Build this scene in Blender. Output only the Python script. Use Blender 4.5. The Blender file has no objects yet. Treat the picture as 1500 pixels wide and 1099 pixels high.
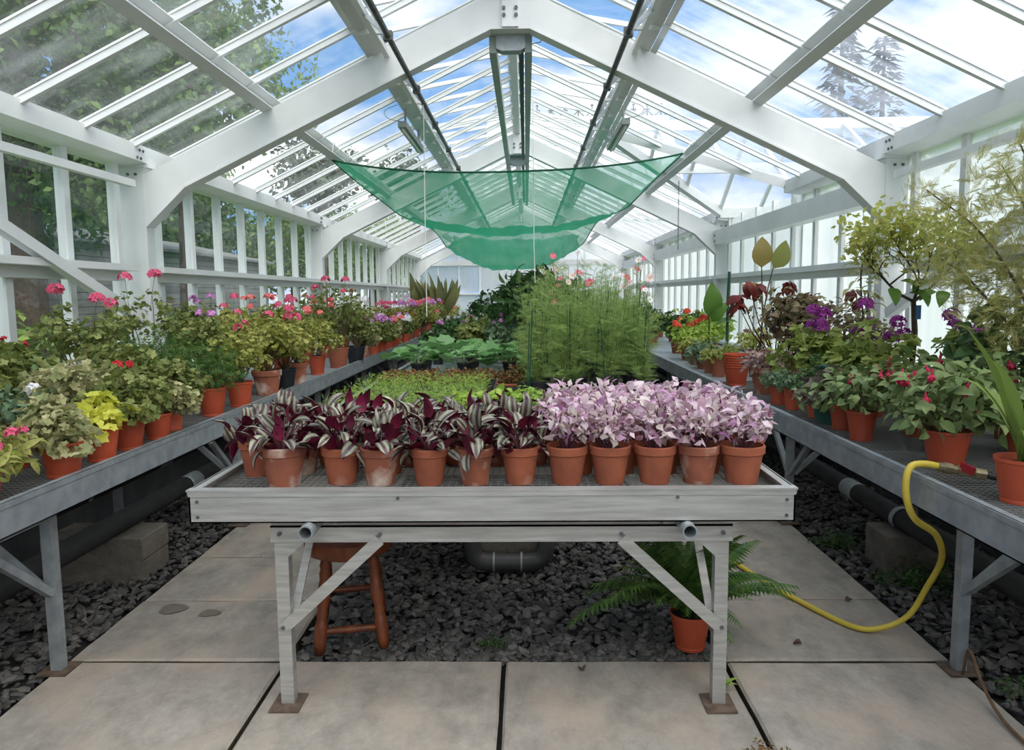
import bpy, math, random
import numpy as np
from mathutils import Matrix, Vector
PI = math.pi
SC = bpy.context.scene
COL = SC.collection

# ------------------------------------------------------------------ camera
FPX = 1100.0
CAMX, CAMZ = 0.10, 1.50
_dy = Vector((770 - 750, 432 - 549.5, FPX)).normalized()
_x = Vector((1, -0.0095, 0)); _x = (_x - _x.dot(_dy) * _dy).normalized()
_z = _x.cross(_dy)
cam_d = bpy.data.cameras.new('camera')
cam_d.sensor_width = 36.0
cam_d.lens = FPX / 1500.0 * 36.0
cam_d.clip_start = 0.05
cam_d.clip_end = 400
cam = bpy.data.objects.new('camera', cam_d)
COL.objects.link(cam)
_r = [Vector((_x[i], _dy[i], _z[i])) for i in range(3)]      # camera axes (right, down, forward) in the world
_cx, _cy, _cz = _r[0], -_r[1], -_r[2]
cam.matrix_world = Matrix(((_cx.x, _cy.x, _cz.x, CAMX), (_cx.y, _cy.y, _cz.y, 0), (_cx.z, _cy.z, _cz.z, CAMZ), (0, 0, 0, 1)))
SC.camera = cam

# ------------------------------------------------------------------ sky and light
SKY_CLOUD, SKY_BLUE, SKY_SEED = 1.08, 0.74, 8.3
w = bpy.data.worlds.new('sky'); SC.world = w; w.use_nodes = True
nt = w.node_tree; nt.nodes.clear()
N = nt.nodes.new; L = nt.links.new
tc = N('ShaderNodeTexCoord'); mp = N('ShaderNodeMapping'); nz = N('ShaderNodeTexNoise'); rp = N('ShaderNodeValToRGB')
mp.inputs['Location'].default_value = (SKY_SEED, 0.4, 0.0); mp.inputs['Scale'].default_value = (1.0, 1.0, 2.0)
nz.inputs['Scale'].default_value = 2.3; nz.inputs['Detail'].default_value = 7; nz.inputs['Roughness'].default_value = 0.55
rp.color_ramp.elements[0].position = 0.45; rp.color_ramp.elements[1].position = 0.59
mx = N('ShaderNodeMixRGB'); mx.inputs[1].default_value = (0.20 * SKY_BLUE, 0.46 * SKY_BLUE, 0.93 * SKY_BLUE, 1)
mx.inputs[2].default_value = (1.0 * SKY_CLOUD, 0.985 * SKY_CLOUD, 0.955 * SKY_CLOUD, 1)
bg = N('ShaderNodeBackground'); wo = N('ShaderNodeOutputWorld')
L(tc.outputs['Generated'], mp.inputs[0]); L(mp.outputs[0], nz.inputs[0]); L(nz.outputs[0], rp.inputs[0]); L(rp.outputs[0], mx.inputs[0])
L(mx.outputs[0], bg.inputs[0]); L(bg.outputs[0], wo.inputs[0])
sun_d = bpy.data.lights.new('sun', 'SUN'); sun_d.energy = 5.0; sun_d.angle = math.radians(85); sun_d.color = (1, 0.97, 0.92)
sun = bpy.data.objects.new('sun', sun_d); COL.objects.link(sun)
sun.rotation_euler = Vector((-0.35, 0.55, -0.8)).to_track_quat('-Z', 'Y').to_euler(); sun.location = (0, 0, 20)
VS = SC.view_settings
VS.view_transform = 'Standard'; VS.look = 'None'; VS.gamma = 1.0; VS.use_curve_mapping = False
VS.exposure = 0.38
SC.cycles.transparent_max_bounces = 24
SC.cycles.max_bounces = 8

# ------------------------------------------------------------------ materials
def lin(c):
    return tuple(((v / 255) / 12.92 if v / 255 <= 0.04045 else ((v / 255 + 0.055) / 1.055) ** 2.4) for v in c) + (1.0,)
def newmat(name):
    m = bpy.data.materials.new(name); m.use_nodes = True
    t = m.node_tree; t.nodes.clear()
    return m, t, t.nodes.new, t.links.new
def coord(t, space):
    if space == 'world':
        g = t.nodes.new('ShaderNodeNewGeometry'); return g.outputs['Position']
    g = t.nodes.new('ShaderNodeTexCoord'); return g.outputs['Object']
def mat(name, c, c2=None, scale=8.0, amt=(0.35, 0.65), rough=0.6, metal=0.0, bump=0.0, bscale=None, space='object', stretch=(1, 1, 1), c3=None, scale3=2.0, amt3=(0.5, 0.7), objvar=0.0, spec=0.4, nrough=0.55):
    m, t, N, L = newmat(name)
    o = N('ShaderNodeOutputMaterial'); b = N('ShaderNodeBsdfPrincipled'); L(b.outputs[0], o.inputs[0])
    b.inputs['Roughness'].default_value = rough; b.inputs['Metallic'].default_value = metal
    b.inputs['Specular IOR Level'].default_value = spec
    b.inputs['Base Color'].default_value = lin(c)
    mp = N('ShaderNodeMapping'); mp.inputs['Scale'].default_value = stretch; L(coord(t, space), mp.inputs[0])
    out = None
    if c2:
        n = N('ShaderNodeTexNoise'); n.inputs['Scale'].default_value = scale; n.inputs['Detail'].default_value = 8; n.inputs['Roughness'].default_value = nrough; L(mp.outputs[0], n.inputs[0])
        r = N('ShaderNodeValToRGB'); r.color_ramp.elements[0].position = amt[0]; r.color_ramp.elements[1].position = amt[1]
        r.color_ramp.elements[0].color = lin(c); r.color_ramp.elements[1].color = lin(c2); L(n.outputs[0], r.inputs[0]); out = r.outputs[0]
    if c3:
        n = N('ShaderNodeTexNoise'); n.inputs['Scale'].default_value = scale3; n.inputs['Detail'].default_value = 5; L(mp.outputs[0], n.inputs[0])
        r = N('ShaderNodeValToRGB'); r.color_ramp.elements[0].position = amt3[0]; r.color_ramp.elements[1].position = amt3[1]; L(n.outputs[0], r.inputs[0])
        x = N('ShaderNodeMixRGB'); L(r.outputs[0], x.inputs[0])
        if out: L(out, x.inputs[1])
        else: x.inputs[1].default_value = lin(c)
        x.inputs[2].default_value = lin(c3); out = x.outputs[0]
    if objvar:
        oi = N('ShaderNodeObjectInfo'); h = N('ShaderNodeHueSaturation'); mr = N('ShaderNodeMapRange')
        mr.inputs[3].default_value = 1 - objvar; mr.inputs[4].default_value = 1 + objvar
        L(oi.outputs['Random'], mr.inputs[0]); L(mr.outputs[0], h.inputs['Value'])
        if out: L(out, h.inputs['Color'])
        else: h.inputs['Color'].default_value = lin(c)
        out = h.outputs[0]
    if out: L(out, b.inputs['Base Color'])
    if bump:
        n = N('ShaderNodeTexNoise'); n.inputs['Scale'].default_value = bscale or scale * 3; n.inputs['Detail'].default_value = 5; L(mp.outputs[0], n.inputs[0])
        u = N('ShaderNodeBump'); u.inputs['Strength'].default_value = bump; u.inputs['Distance'].default_value = 0.01
        L(n.outputs[0], u.inputs['Height']); L(u.outputs[0], b.inputs['Normal'])
    return m
def leafmat(name, cols, trans=0.3, rough=0.45, per='island', tcol=None, spec=0.35):
    """thin leaf: colours picked at random per leaf, some light passing through"""
    m, t, N, L = newmat(name)
    o = N('ShaderNodeOutputMaterial'); b = N('ShaderNodeBsdfPrincipled'); s = N('ShaderNodeBsdfTranslucent'); x = N('ShaderNodeMixShader')
    r = N('ShaderNodeValToRGB'); r.color_ramp.interpolation = 'LINEAR'
    while len(r.color_ramp.elements) < len(cols): r.color_ramp.elements.new(0.5)
    for i, c in enumerate(cols):
        r.color_ramp.elements[i].position = i / max(1, len(cols) - 1); r.color_ramp.elements[i].color = lin(c)
    if per == 'island':
        g = N('ShaderNodeNewGeometry'); L(g.outputs['Random Per Island'], r.inputs[0])
    else:
        g = N('ShaderNodeObjectInfo'); L(g.outputs['Random'], r.inputs[0])
    L(r.outputs[0], b.inputs['Base Color']); b.inputs['Roughness'].default_value = rough; b.inputs['Specular IOR Level'].default_value = spec
    if tcol: s.inputs[0].default_value = lin(tcol)
    else: L(r.outputs[0], s.inputs[0])
    x.inputs[0].default_value = trans
    L(b.outputs[0], x.inputs[1]); L(s.outputs[0], x.inputs[2]); L(x.outputs[0], o.inputs[0])
    return m
def glassmat(name, film=0.05, film_hi=0.25, tint=(0.96, 0.98, 0.97), fcol=(225, 230, 230), scale=3.0, gloss=0.06, amt=(0.45, 0.75), stretch=(1, 1, 1)):
    """clear pane with a film of dirt or shading wash that scatters light"""
    m, t, N, L = newmat(name)
    o = N('ShaderNodeOutputMaterial'); tr = N('ShaderNodeBsdfTransparent'); gl = N('ShaderNodeBsdfGlossy'); di = N('ShaderNodeBsdfDiffuse'); tl = N('ShaderNodeBsdfTranslucent')
    tr.inputs[0].default_value = tint + (1,); gl.inputs['Roughness'].default_value = 0.04; gl.inputs[0].default_value = (0.9, 0.95, 1, 1)
    di.inputs[0].default_value = lin(fcol); tl.inputs[0].default_value = lin(fcol)
    n = N('ShaderNodeTexNoise'); n.inputs['Scale'].default_value = scale; n.inputs['Detail'].default_value = 6
    mp = N('ShaderNodeMapping'); mp.inputs['Scale'].default_value = stretch
    L(coord(t, 'world'), mp.inputs[0]); L(mp.outputs[0], n.inputs[0])
    mr = N('ShaderNodeMapRange'); mr.inputs[1].default_value = amt[0]; mr.inputs[2].default_value = amt[1]; mr.inputs[3].default_value = film; mr.inputs[4].default_value = film_hi
    L(n.outputs[0], mr.inputs[0])
    a = N('ShaderNodeMixShader'); a.inputs[0].default_value = gloss; L(tr.outputs[0], a.inputs[1]); L(gl.outputs[0], a.inputs[2])
    d = N('ShaderNodeMixShader'); d.inputs[0].default_value = 0.75; L(di.outputs[0], d.inputs[1]); L(tl.outputs[0], d.inputs[2])
    f = N('ShaderNodeMixShader'); L(mr.outputs[0], f.inputs[0]); L(a.outputs[0], f.inputs[1]); L(d.outputs[0], f.inputs[2]); L(f.outputs[0], o.inputs[0])
    return m

M = {}
M['white'] = mat('white_paint', (228, 229, 228), (218, 220, 218), 3, rough=0.45, space='world')
M['alu'] = mat('aluminium', (204, 202, 198), (176, 174, 170), 5, rough=0.42, metal=0.55, space='world', stretch=(1, 1, 12), bump=0.05, bscale=60)
M['galv'] = mat('galvanised', (176, 182, 186), (150, 156, 160), 14, rough=0.5, metal=0.5, space='world', bump=0.04, bscale=80)
M['steel'] = mat('steel_dark', (92, 94, 96), (120, 122, 124), 20, rough=0.45, metal=0.6)
M['rust'] = mat('rusty_plate', (110, 92, 78), (80, 66, 56), 30, rough=0.8, space='world')
M['wire'] = mat('wire', (150, 150, 148), rough=0.45, metal=0.6)
M['lampgrey'] = mat('grey_green_enamel', (158, 168, 160), (140, 150, 143), 5, rough=0.4)
M['black_rib'] = mat('black_rubber', (38, 38, 39), (52, 52, 53), 9, rough=0.6, space='world')
M['black'] = mat('black_plastic', (30, 32, 36), (42, 44, 48), 10, rough=0.45)
M['slab'] = mat('stone_slab', (168, 160, 150), (134, 127, 119), 5, amt=(0.36, 0.66), rough=0.75, bump=0.6, bscale=22, nrough=0.75, space='world', stretch=(1.5, 1.0, 1), c3=(176, 160, 146), scale3=2.2, amt3=(0.48, 0.72), objvar=0.08)
M['wet'] = mat('wet_stone', (112, 103, 94), (126, 117, 107), 12, rough=0.5, space='world')
M['gravelbase'] = mat('gravel_bed', (54, 52, 50), (36, 35, 34), 40, rough=0.95, space='world', bump=0.8, bscale=60)
M['block'] = mat('concrete_block', (126, 118, 108), (104, 98, 90), 12, rough=0.95, bump=0.6, bscale=60, space='world')
M['darkwall'] = mat('low_wall', (96, 97, 98), (80, 81, 82), 6, rough=0.85, bump=0.2, bscale=30, space='world')
M['terra'] = mat('terracotta', (168, 94, 66), (146, 80, 58), 12, rough=0.8, c3=(182, 140, 118), scale3=7, amt3=(0.58, 0.75), objvar=0.14, bump=0.1, bscale=40)
M['terra_old'] = mat('terracotta_bloom', (160, 94, 70), (138, 82, 64), 14, rough=0.9, c3=(208, 188, 174), scale3=9, amt3=(0.48, 0.68), objvar=0.1, bump=0.15, bscale=40)
M['plastic'] = mat('terracotta_plastic', (182, 80, 52), (172, 74, 48), 4, rough=0.45, objvar=0.14)
M['plastic_br'] = mat('brown_plastic', (150, 86, 64), (138, 78, 58), 5, rough=0.55, objvar=0.14)
M['teal'] = mat('teal_plastic', (44, 92, 84), (36, 80, 74), 6, rough=0.45)
M['soil'] = mat('potting_soil', (62, 50, 42), (40, 33, 29), 60, rough=1, bump=0.8, bscale=90, c3=(120, 104, 90), scale3=90, amt3=(0.62, 0.66))
M['wood'] = mat('varnished_wood', (126, 68, 40), (96, 48, 28), 6, rough=0.4, stretch=(6, 6, 1))
M['bark'] = mat('bark', (84, 70, 58), (58, 48, 40), 20, rough=0.95, bump=0.5, bscale=30)
M['stem'] = mat('green_stem', (104, 120, 62), (86, 92, 56), 10, rough=0.7)
M['stem_br'] = mat('woody_stem', (96, 78, 56), (74, 60, 44), 14, rough=0.85)
M['stem_pu'] = mat('purple_stem', (96, 50, 62), (76, 40, 48), 14, rough=0.7)
M['cane'] = mat('green_cane', (36, 74, 52), rough=0.5)
M['hose'] = mat('yellow_hose', (214, 190, 74), (200, 176, 66), 5, rough=0.4)
M['hose_bk'] = mat('black_hose', (38, 40, 42), rough=0.4)
M['brass'] = mat('brass', (176, 160, 130), (140, 128, 104), 20, rough=0.35, metal=0.8)
M['redvalve'] = mat('red_handle', (150, 34, 40), rough=0.4)
M['pvc'] = mat('grey_pvc', (84, 84, 83), (70, 70, 69), 8, rough=0.5)
M['string'] = mat('white_string', (230, 230, 225), rough=0.8)
M['tag'] = mat('white_tag', (235, 235, 230), rough=0.5)
M['bluetag'] = mat('blue_tag', (40, 90, 140), rough=0.5)
M['twig'] = mat('dry_twig', (122, 94, 70), (96, 74, 56), 20, rough=0.9)
M['deadleaf'] = mat('dead_leaf', (92, 72, 54), rough=0.9)
M['moss'] = mat('moss', (74, 66, 44), (52, 46, 34), 40, rough=1, space='world')
M['lawn'] = mat('lawn', (96, 124, 62), (78, 106, 52), 1.5, rough=0.95, space='world', bump=0.5, bscale=20)
M['fence'] = mat('grey_boards', (118, 118, 114), (98, 98, 95), 2, rough=0.9, space='world')
M['glass'] = glassmat('roof_glass', 0.07, 0.30, scale=1.7, amt=(0.42, 0.75), stretch=(1, 2.5, 1), fcol=(214, 220, 214))
M['glass_r'] = glassmat('roof_glass_washed', 0.12, 0.40, scale=2.2, amt=(0.35, 0.7), stretch=(1, 3, 1), fcol=(222, 228, 242))
M['glass_wl'] = glassmat('wall_glass', 0.03, 0.12, scale=2.0, gloss=0.07)
M['glass_wr'] = glassmat('wall_glass_washed', 0.78, 0.95, scale=4.0, amt=(0.35, 0.65), stretch=(1, 1, 0.25), fcol=(240, 242, 243), gloss=0.04)
M['glass_v'] = glassmat('vent_glass', 0.05, 0.18, scale=2.0, stretch=(1, 2.5, 1))
M['palmglass'] = mat('milky_glass', (226, 230, 232), (210, 216, 220), 1.5, rough=0.35, space='world')

def netmat():
    m, t, N, L = newmat('green_shade_net')
    o = N('ShaderNodeOutputMaterial'); tr = N('ShaderNodeBsdfTransparent'); di = N('ShaderNodeBsdfDiffuse'); tl = N('ShaderNodeBsdfTranslucent')
    di.inputs[0].default_value = lin((60, 168, 128)); tl.inputs[0].default_value = lin((50, 160, 118))
    d = N('ShaderNodeMixShader'); d.inputs[0].default_value = 0.6; L(di.outputs[0], d.inputs[1]); L(tl.outputs[0], d.inputs[2])
    tcn = N('ShaderNodeTexCoord'); n = N('ShaderNodeTexNoise'); n.inputs['Scale'].default_value = 3; n.inputs['Detail'].default_value = 4
    L(tcn.outputs['Object'], n.inputs[0]); mr = N('ShaderNodeMapRange'); mr.inputs[1].default_value = 0.3; mr.inputs[2].default_value = 0.7
    mr.inputs[3].default_value = 0.62; mr.inputs[4].default_value = 0.76; L(n.outputs[0], mr.inputs[0])
    x = N('ShaderNodeMixShader'); L(mr.outputs[0], x.inputs[0]); L(tr.outputs[0], x.inputs[1]); L(d.outputs[0], x.inputs[2]); L(x.outputs[0], o.inputs[0])
    return m
M['net'] = netmat()
M['netedge'] = mat('green_hem', (24, 84, 60), rough=0.8)

# ------------------------------------------------------------------ mesh helpers
def link(name, data, parent=None, loc=None, mtx=None):
    o = bpy.data.objects.new(name, data); COL.objects.link(o)
    if parent: o.parent = parent
    if mtx is not None: o.matrix_basis = mtx
    elif loc is not None: o.location = loc
    return o
def tag(o, label=None, cat=None, group=None, kind=None):
    if label: o['label'] = label
    if cat: o['category'] = cat
    if group: o['group'] = group
    if kind: o['kind'] = kind
    return o
def empty(name, loc=(0, 0, 0), rz=0.0, s=1.0):
    o = bpy.data.objects.new(name, None); COL.objects.link(o); o.location = loc; o.rotation_euler = (0, 0, rz); o.scale = (s, s, s)
    o.empty_display_size = 0.1
    return o
class MB:
    def __init__(s): s.v = []; s.f = []; s.mi = []
    def add(s, vs, fs, mi=0):
        k = len(s.v); s.v += [tuple(p) for p in vs]; s.f += [tuple(i + k for i in f) for f in fs]; s.mi += [mi] * len(fs); return s
    def box(s, x0, x1, y0, y1, z0, z1, mi=0):
        v = [(x0, y0, z0), (x1, y0, z0), (x1, y1, z0), (x0, y1, z0), (x0, y0, z1), (x1, y0, z1), (x1, y1, z1), (x0, y1, z1)]
        return s.add(v, [(0, 3, 2, 1), (4, 5, 6, 7), (0, 1, 5, 4), (1, 2, 6, 5), (2, 3, 7, 6), (3, 0, 4, 7)], mi)
    def bar(s, a, b, w, h, up=(0, 0, 1), mi=0):
        """rectangular bar from a to b, w across and h along up, centred"""
        a = Vector(a); b = Vector(b); d = (b - a).normalized(); u = Vector(up); u = (u - u.dot(d) * d)
        if u.length < 1e-4: u = Vector((1, 0, 0)); u = u - u.dot(d) * d
        u.normalize(); x = d.cross(u)
        v = []
        for p in (a, b):
            for i, j in ((-1, -1), (1, -1), (1, 1), (-1, 1)): v.append(p + x * (w / 2 * i) + u * (h / 2 * j))
        return s.add(v, [(3, 2, 1, 0), (4, 5, 6, 7), (0, 1, 5, 4), (1, 2, 6, 5), (2, 3, 7, 6), (3, 0, 4, 7)], mi)
    def tube(s, pts, r, n=8, cap=True, mi=0):
        pts = [Vector(p) for p in pts]; k0 = len(s.v); R = r if isinstance(r, (list, tuple)) else [r] * len(pts)
        d0 = (pts[1] - pts[0]).normalized(); u = d0.orthogonal().normalized()
        for i, p in enumerate(pts):
            a = pts[max(0, i - 1)]; b = pts[min(len(pts) - 1, i + 1)]; d = (b - a).normalized()
            u = (u - u.dot(d) * d).normalized(); x = d.cross(u)
            for j in range(n):
                t = 2 * PI * j / n; s.v.append(tuple(p + (u * math.cos(t) + x * math.sin(t)) * R[i]))
        for i in range(len(pts) - 1):
            for j in range(n):
                a = k0 + i * n + j; b = k0 + i * n + (j + 1) % n; s.f.append((a, b, b + n, a + n)); s.mi.append(mi)
        if cap:
            s.f.append(tuple(k0 + j for j in reversed(range(n)))); s.mi.append(mi)
            e = k0 + (len(pts) - 1) * n; s.f.append(tuple(e + j for j in range(n))); s.mi.append(mi)
        return s
    def lathe(s, prof, n=20, c=(0, 0, 0), mi=0):
        k0 = len(s.v)
        for r, z in prof:
            for j in range(n):
                t = 2 * PI * j / n; s.v.append((c[0] + r * math.cos(t), c[1] + r * math.sin(t), c[2] + z))
        for i in range(len(prof) - 1):
            for j in range(n):
                a = k0 + i * n + j; b = k0 + i * n + (j + 1) % n; s.f.append((a, b, b + n, a + n)); s.mi.append(mi)
        if prof[0][0] > 1e-5: s.f.append(tuple(k0 + j for j in reversed(range(n)))); s.mi.append(mi)
        e = k0 + (len(prof) - 1) * n
        if prof[-1][0] > 1e-5: s.f.append(tuple(e + j for j in range(n))); s.mi.append(mi)
        return s
    def mesh(s, name, mats, smooth=False):
        me = bpy.data.meshes.new(name); me.from_pydata(s.v, [], s.f); me.update()
        for m in (mats if isinstance(mats, (list, tuple)) else [mats]): me.materials.append(M[m] if isinstance(m, str) else m)
        if any(s.mi): me.polygons.foreach_set('material_index', s.mi)
        if smooth: me.polygons.foreach_set('use_smooth', [True] * len(me.polygons))
        return me
    def build(s, name, mats, parent=None, smooth=False, loc=None):
        return link(name, s.mesh(name, mats, smooth), parent, loc)
def smooth_by_angle(me, deg=40):
    me.polygons.foreach_set('use_smooth', [True] * len(me.polygons)); me.set_sharp_from_angle(angle=math.radians(deg)); return me
def spline(pts, n=8):
    """Catmull-Rom through points"""
    P = [Vector(p) for p in pts]; P = [P[0] * 2 - P[1]] + P + [P[-1] * 2 - P[-2]]; out = []
    for i in range(1, len(P) - 2):
        for k in range(n):
            t = k / n; a, b, c, d = P[i - 1], P[i], P[i + 1], P[i + 2]
            out.append(0.5 * ((2 * b) + (c - a) * t + (2 * a - 5 * b + 4 * c - d) * t * t + (3 * b - a - 3 * c + d) * t ** 3))
    out.append(P[-2]); return out
# ------------------------------------------------------------------ the glasshouse shell
SL = 0.477                                    # roof slope (rise per run)
ZG = lambda x: 3.976 - SL * abs(x)            # glass plane
ZT = lambda x: 3.775 - SL * abs(x)            # top of the rafters
ZU = lambda x: 3.531 - SL * abs(x)            # underside of the rafters
FRAMES = [0.85, 5.85, 10.85, 15.85, 20.85]
Y0, Y1 = -4.0, 21.3
BARS = [5.01 + 0.627 * k for k in range(-14, 26)]
WING = (7.95, 10.65, 9.3)

def portal(y, i):
    f = tag(empty('portal_frame', (0, y, 0)), kind='structure')
    f['label'] = 'white welded portal frame, number %d in the row counting away from the door end' % (i + 1)
    t = 0.06
    for s in (-1, 1):
        MB().box(min(s * 2.8, s * 3.01), max(s * 2.8, s * 3.01), -t, t, .78, 2.5).build('post', 'white', f)
        prof = [(0, ZU(0.15)), (s * 0.15, ZU(0.15)), (s * 2.49, ZU(2.49)), (s * 2.8, 2.05), (s * 2.8, ZT(2.8)), (0, ZT(0))]
        v = [(x, -t * 0.92, z) for x, z in prof] + [(x, t * 0.92, z) for x, z in prof]
        n = len(prof)
        fs = [tuple(range(n)), tuple(reversed(range(n, 2 * n)))] + [(j, j + n, (j + 1) % n + n, (j + 1) % n) for j in range(n)]
        MB().add(v, fs).build('rafter', 'white', f)
        # flange along the underside, a hair wider than the web
        m = MB()
        for (xa, za), (xb, zb) in (((s * 0.15, ZU(0.15)), (s * 2.49, ZU(2.49))), ((s * 2.49, ZU(2.49)), (s * 2.8, 2.05))):
            m.bar((xa, 0, za), (xb, 0, zb), 0.135, 0.014, (0, 0, 1))
        m.build('flange', 'white', f)
        c = MB().box(min(s * 2.76, s * 2.98), max(s * 2.76, s * 2.98), -0.075, 0.075, 2.49, 2.52).build('cap_plate', 'white', f)
        for bx in (2.86, 2.92):
            MB().tube([(s * bx, -0.072, 2.44), (s * bx, -0.06, 2.44)], 0.011, 6).build('bolt', 'steel', f)
    MB().box(-0.06, 0.06, -0.075, 0.075, 3.47, 3.92).build('apex_plate', 'white', f)
    for bz in (3.55, 3.6):
        for bx in (-0.045, 0.045): MB().tube([(bx, -0.09, bz), (bx, -0.075, bz)], 0.014, 6).build('bolt', 'steel', f)
for i, y in enumerate(FRAMES): portal(y, i)

ceil = tag(empty('ceiling'), 'sloping glass roof of narrow panes carried on white purlins', kind='structure')
def channel(a, b, d, wd, nrm, side):
    """C-section from a to b, d deep along nrm, flanges wd towards side"""
    a = Vector(a); b = Vector(b); n = Vector(nrm).normalized(); s = Vector(side).normalized(); m = MB(); up = n
    m.bar(a, b, 0.012, d, n)
    for k in (-1, 1): m.bar(a + n * (k * d / 2) + s * wd / 2, b + n * (k * d / 2) + s * wd / 2, wd, 0.012, n)
    return m
for s in (-1, 1):
    nrm = (s * SL, 0, 1); side = (s, 0, -SL)
    for x in (1.9, 1.06):
        segs = [(Y0, Y1)]
        zc = ZG(x) - 0.11
        for a, b in [(Y0, FRAMES[1])] + [(FRAMES[i], FRAMES[i + 1]) for i in range(1, 4)]:
            channel((s * x, a, zc), (s * x, b, zc), 0.16, 0.075, nrm, (-s, 0, SL)).build('purlin', 'white', ceil)
        for y in FRAMES[1:]:
            for bx in (-0.03, 0.03): MB().tube([(s * (x - 0.012), y - 0.1 + bx, zc), (s * (x - 0.03), y - 0.1 + bx, zc + 0.004)], 0.012, 6).build('bolt', 'steel', ceil)
    # glazing bars and panes of the fixed slope
    def valley(y):
        return 1.0 + 1.8 * abs(y - WING[2]) / 1.35 if (s > 0 and WING[0] < y < WING[1]) else 2.83
    for y in BARS:
        xe = valley(y)
        m = MB(); m.bar((s * 0.03, y, ZG(0.03) - 0.02), (s * xe, y, ZG(xe) - 0.02), 0.034, 0.04, nrm)
        m.bar((s * 0.03, y, ZG(0.03) + 0.008), (s * xe, y, ZG(xe) + 0.008), 0.05, 0.012, nrm)
        m.build('glazing_bar', 'white', ceil)
    for a, b in zip(BARS[:-1], BARS[1:]):
        a2, b2 = a + 0.02, b - 0.02
        ys = [a2, b2]
        if s > 0:
            for k in (WING[0], WING[1], WING[2]):
                if a2 < k < b2: ys = sorted(ys + [k])
        lo = [(s * max(valley(y), 1.12), y, ZG(max(valley(y), 1.12))) for y in ys]
        if all(abs(abs(p[0]) - 1.12) < 1e-3 for p in lo): continue
        v = lo + [(s * 1.12, b2, ZG(1.12)), (s * 1.12, a2, ZG(1.12))]
        MB().add(v, [tuple(range(len(v)))]).build('pane', 'glass' if s < 0 else 'glass_r', ceil)
    # opening ridge vents, one sash to a bay
    for j, (a, b) in enumerate([(Y0, 0.8), (0.9, 5.8), (5.9, 10.8), (10.9, 15.8), (15.9, 20.8)]):
        vs = empty('vent_sash'); vs.parent = ceil
        h = (s * 0.05, 4.02); e = (s * 1.2, 4.02 - 0.18 * 1.15); vn = (s * 0.18, 0, 1)
        yb = [y for y in BARS if a + 0.1 < y < b - 0.1]; yb = [a + 0.02] + yb + [b - 0.02]
        for y in yb: MB().bar((h[0], y, h[1]), (e[0], y, e[1]), 0.036, 0.04, vn).build('glazing_bar', 'white', vs)
        MB().bar((e[0], a, e[1]), (e[0], b, e[1]), 0.06, 0.045, vn).build('bottom_rail', 'white', vs)
        MB().bar((h[0], a, h[1]), (h[0], b, h[1]), 0.05, 0.045, vn).build('hinge_rail', 'white', vs)
        for p, q in zip(yb[:-1], yb[1:]):
            MB().add([(h[0], p + .018, h[1] + .018), (e[0], p + .018, e[1] + .018), (e[0], q - .018, e[1] + .018), (h[0], q - .018, h[1] + .018)], [(0, 1, 2, 3)]).build('pane', 'glass_v', vs)
    # kerb bar under the vent
    MB().bar((s * 1.14, Y0, ZG(1.14)), (s * 1.14, Y1, ZG(1.14)), 0.05, 0.05, nrm).build('vent_kerb', 'white', ceil)
    # eaves beam
    for a, b in ([(Y0, 5.85), (5.85, 10.85), (10.85, 15.85), (15.85, Y1)] if s < 0 else [(Y0, 5.85), (5.85, WING[0]), (10.65, 15.85), (15.85, Y1)]):
        m = MB(); xs = [2.77, 2.77, 2.9, 3.05, 3.05]; zs = [2.64, 2.52, 2.5, 2.5, 2.62]
        v = [(s * x, y, z) for y in (a, b) for x, z in zip(xs, zs)]
        fs = [(0, 1, 2, 3, 4), (9, 8, 7, 6, 5)] + [(k, k + 5, (k + 1) % 5 + 5, (k + 1) % 5) for k in range(5)]
        m.add(v, fs).build('eaves_beam', 'white', ceil)
    for y in FRAMES[1:]:
        for dy, z in ((-0.16, 2.60), (-0.11, 2.60), (-0.2, 2.54), (-0.15, 2.54)):
            MB().tube([(s * 2.775, y + dy, z), (s * 2.762, y + dy, z)], 0.011, 6).build('bolt', 'steel', ceil)
MB().box(-0.035, 0.035, Y0, Y1, 3.74, 3.96).build('ridge_beam', 'white', ceil)
MB().box(-0.07, 0.07, Y0, Y1, 4.02, 4.06).build('ridge_cap', 'white', ceil)

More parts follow.
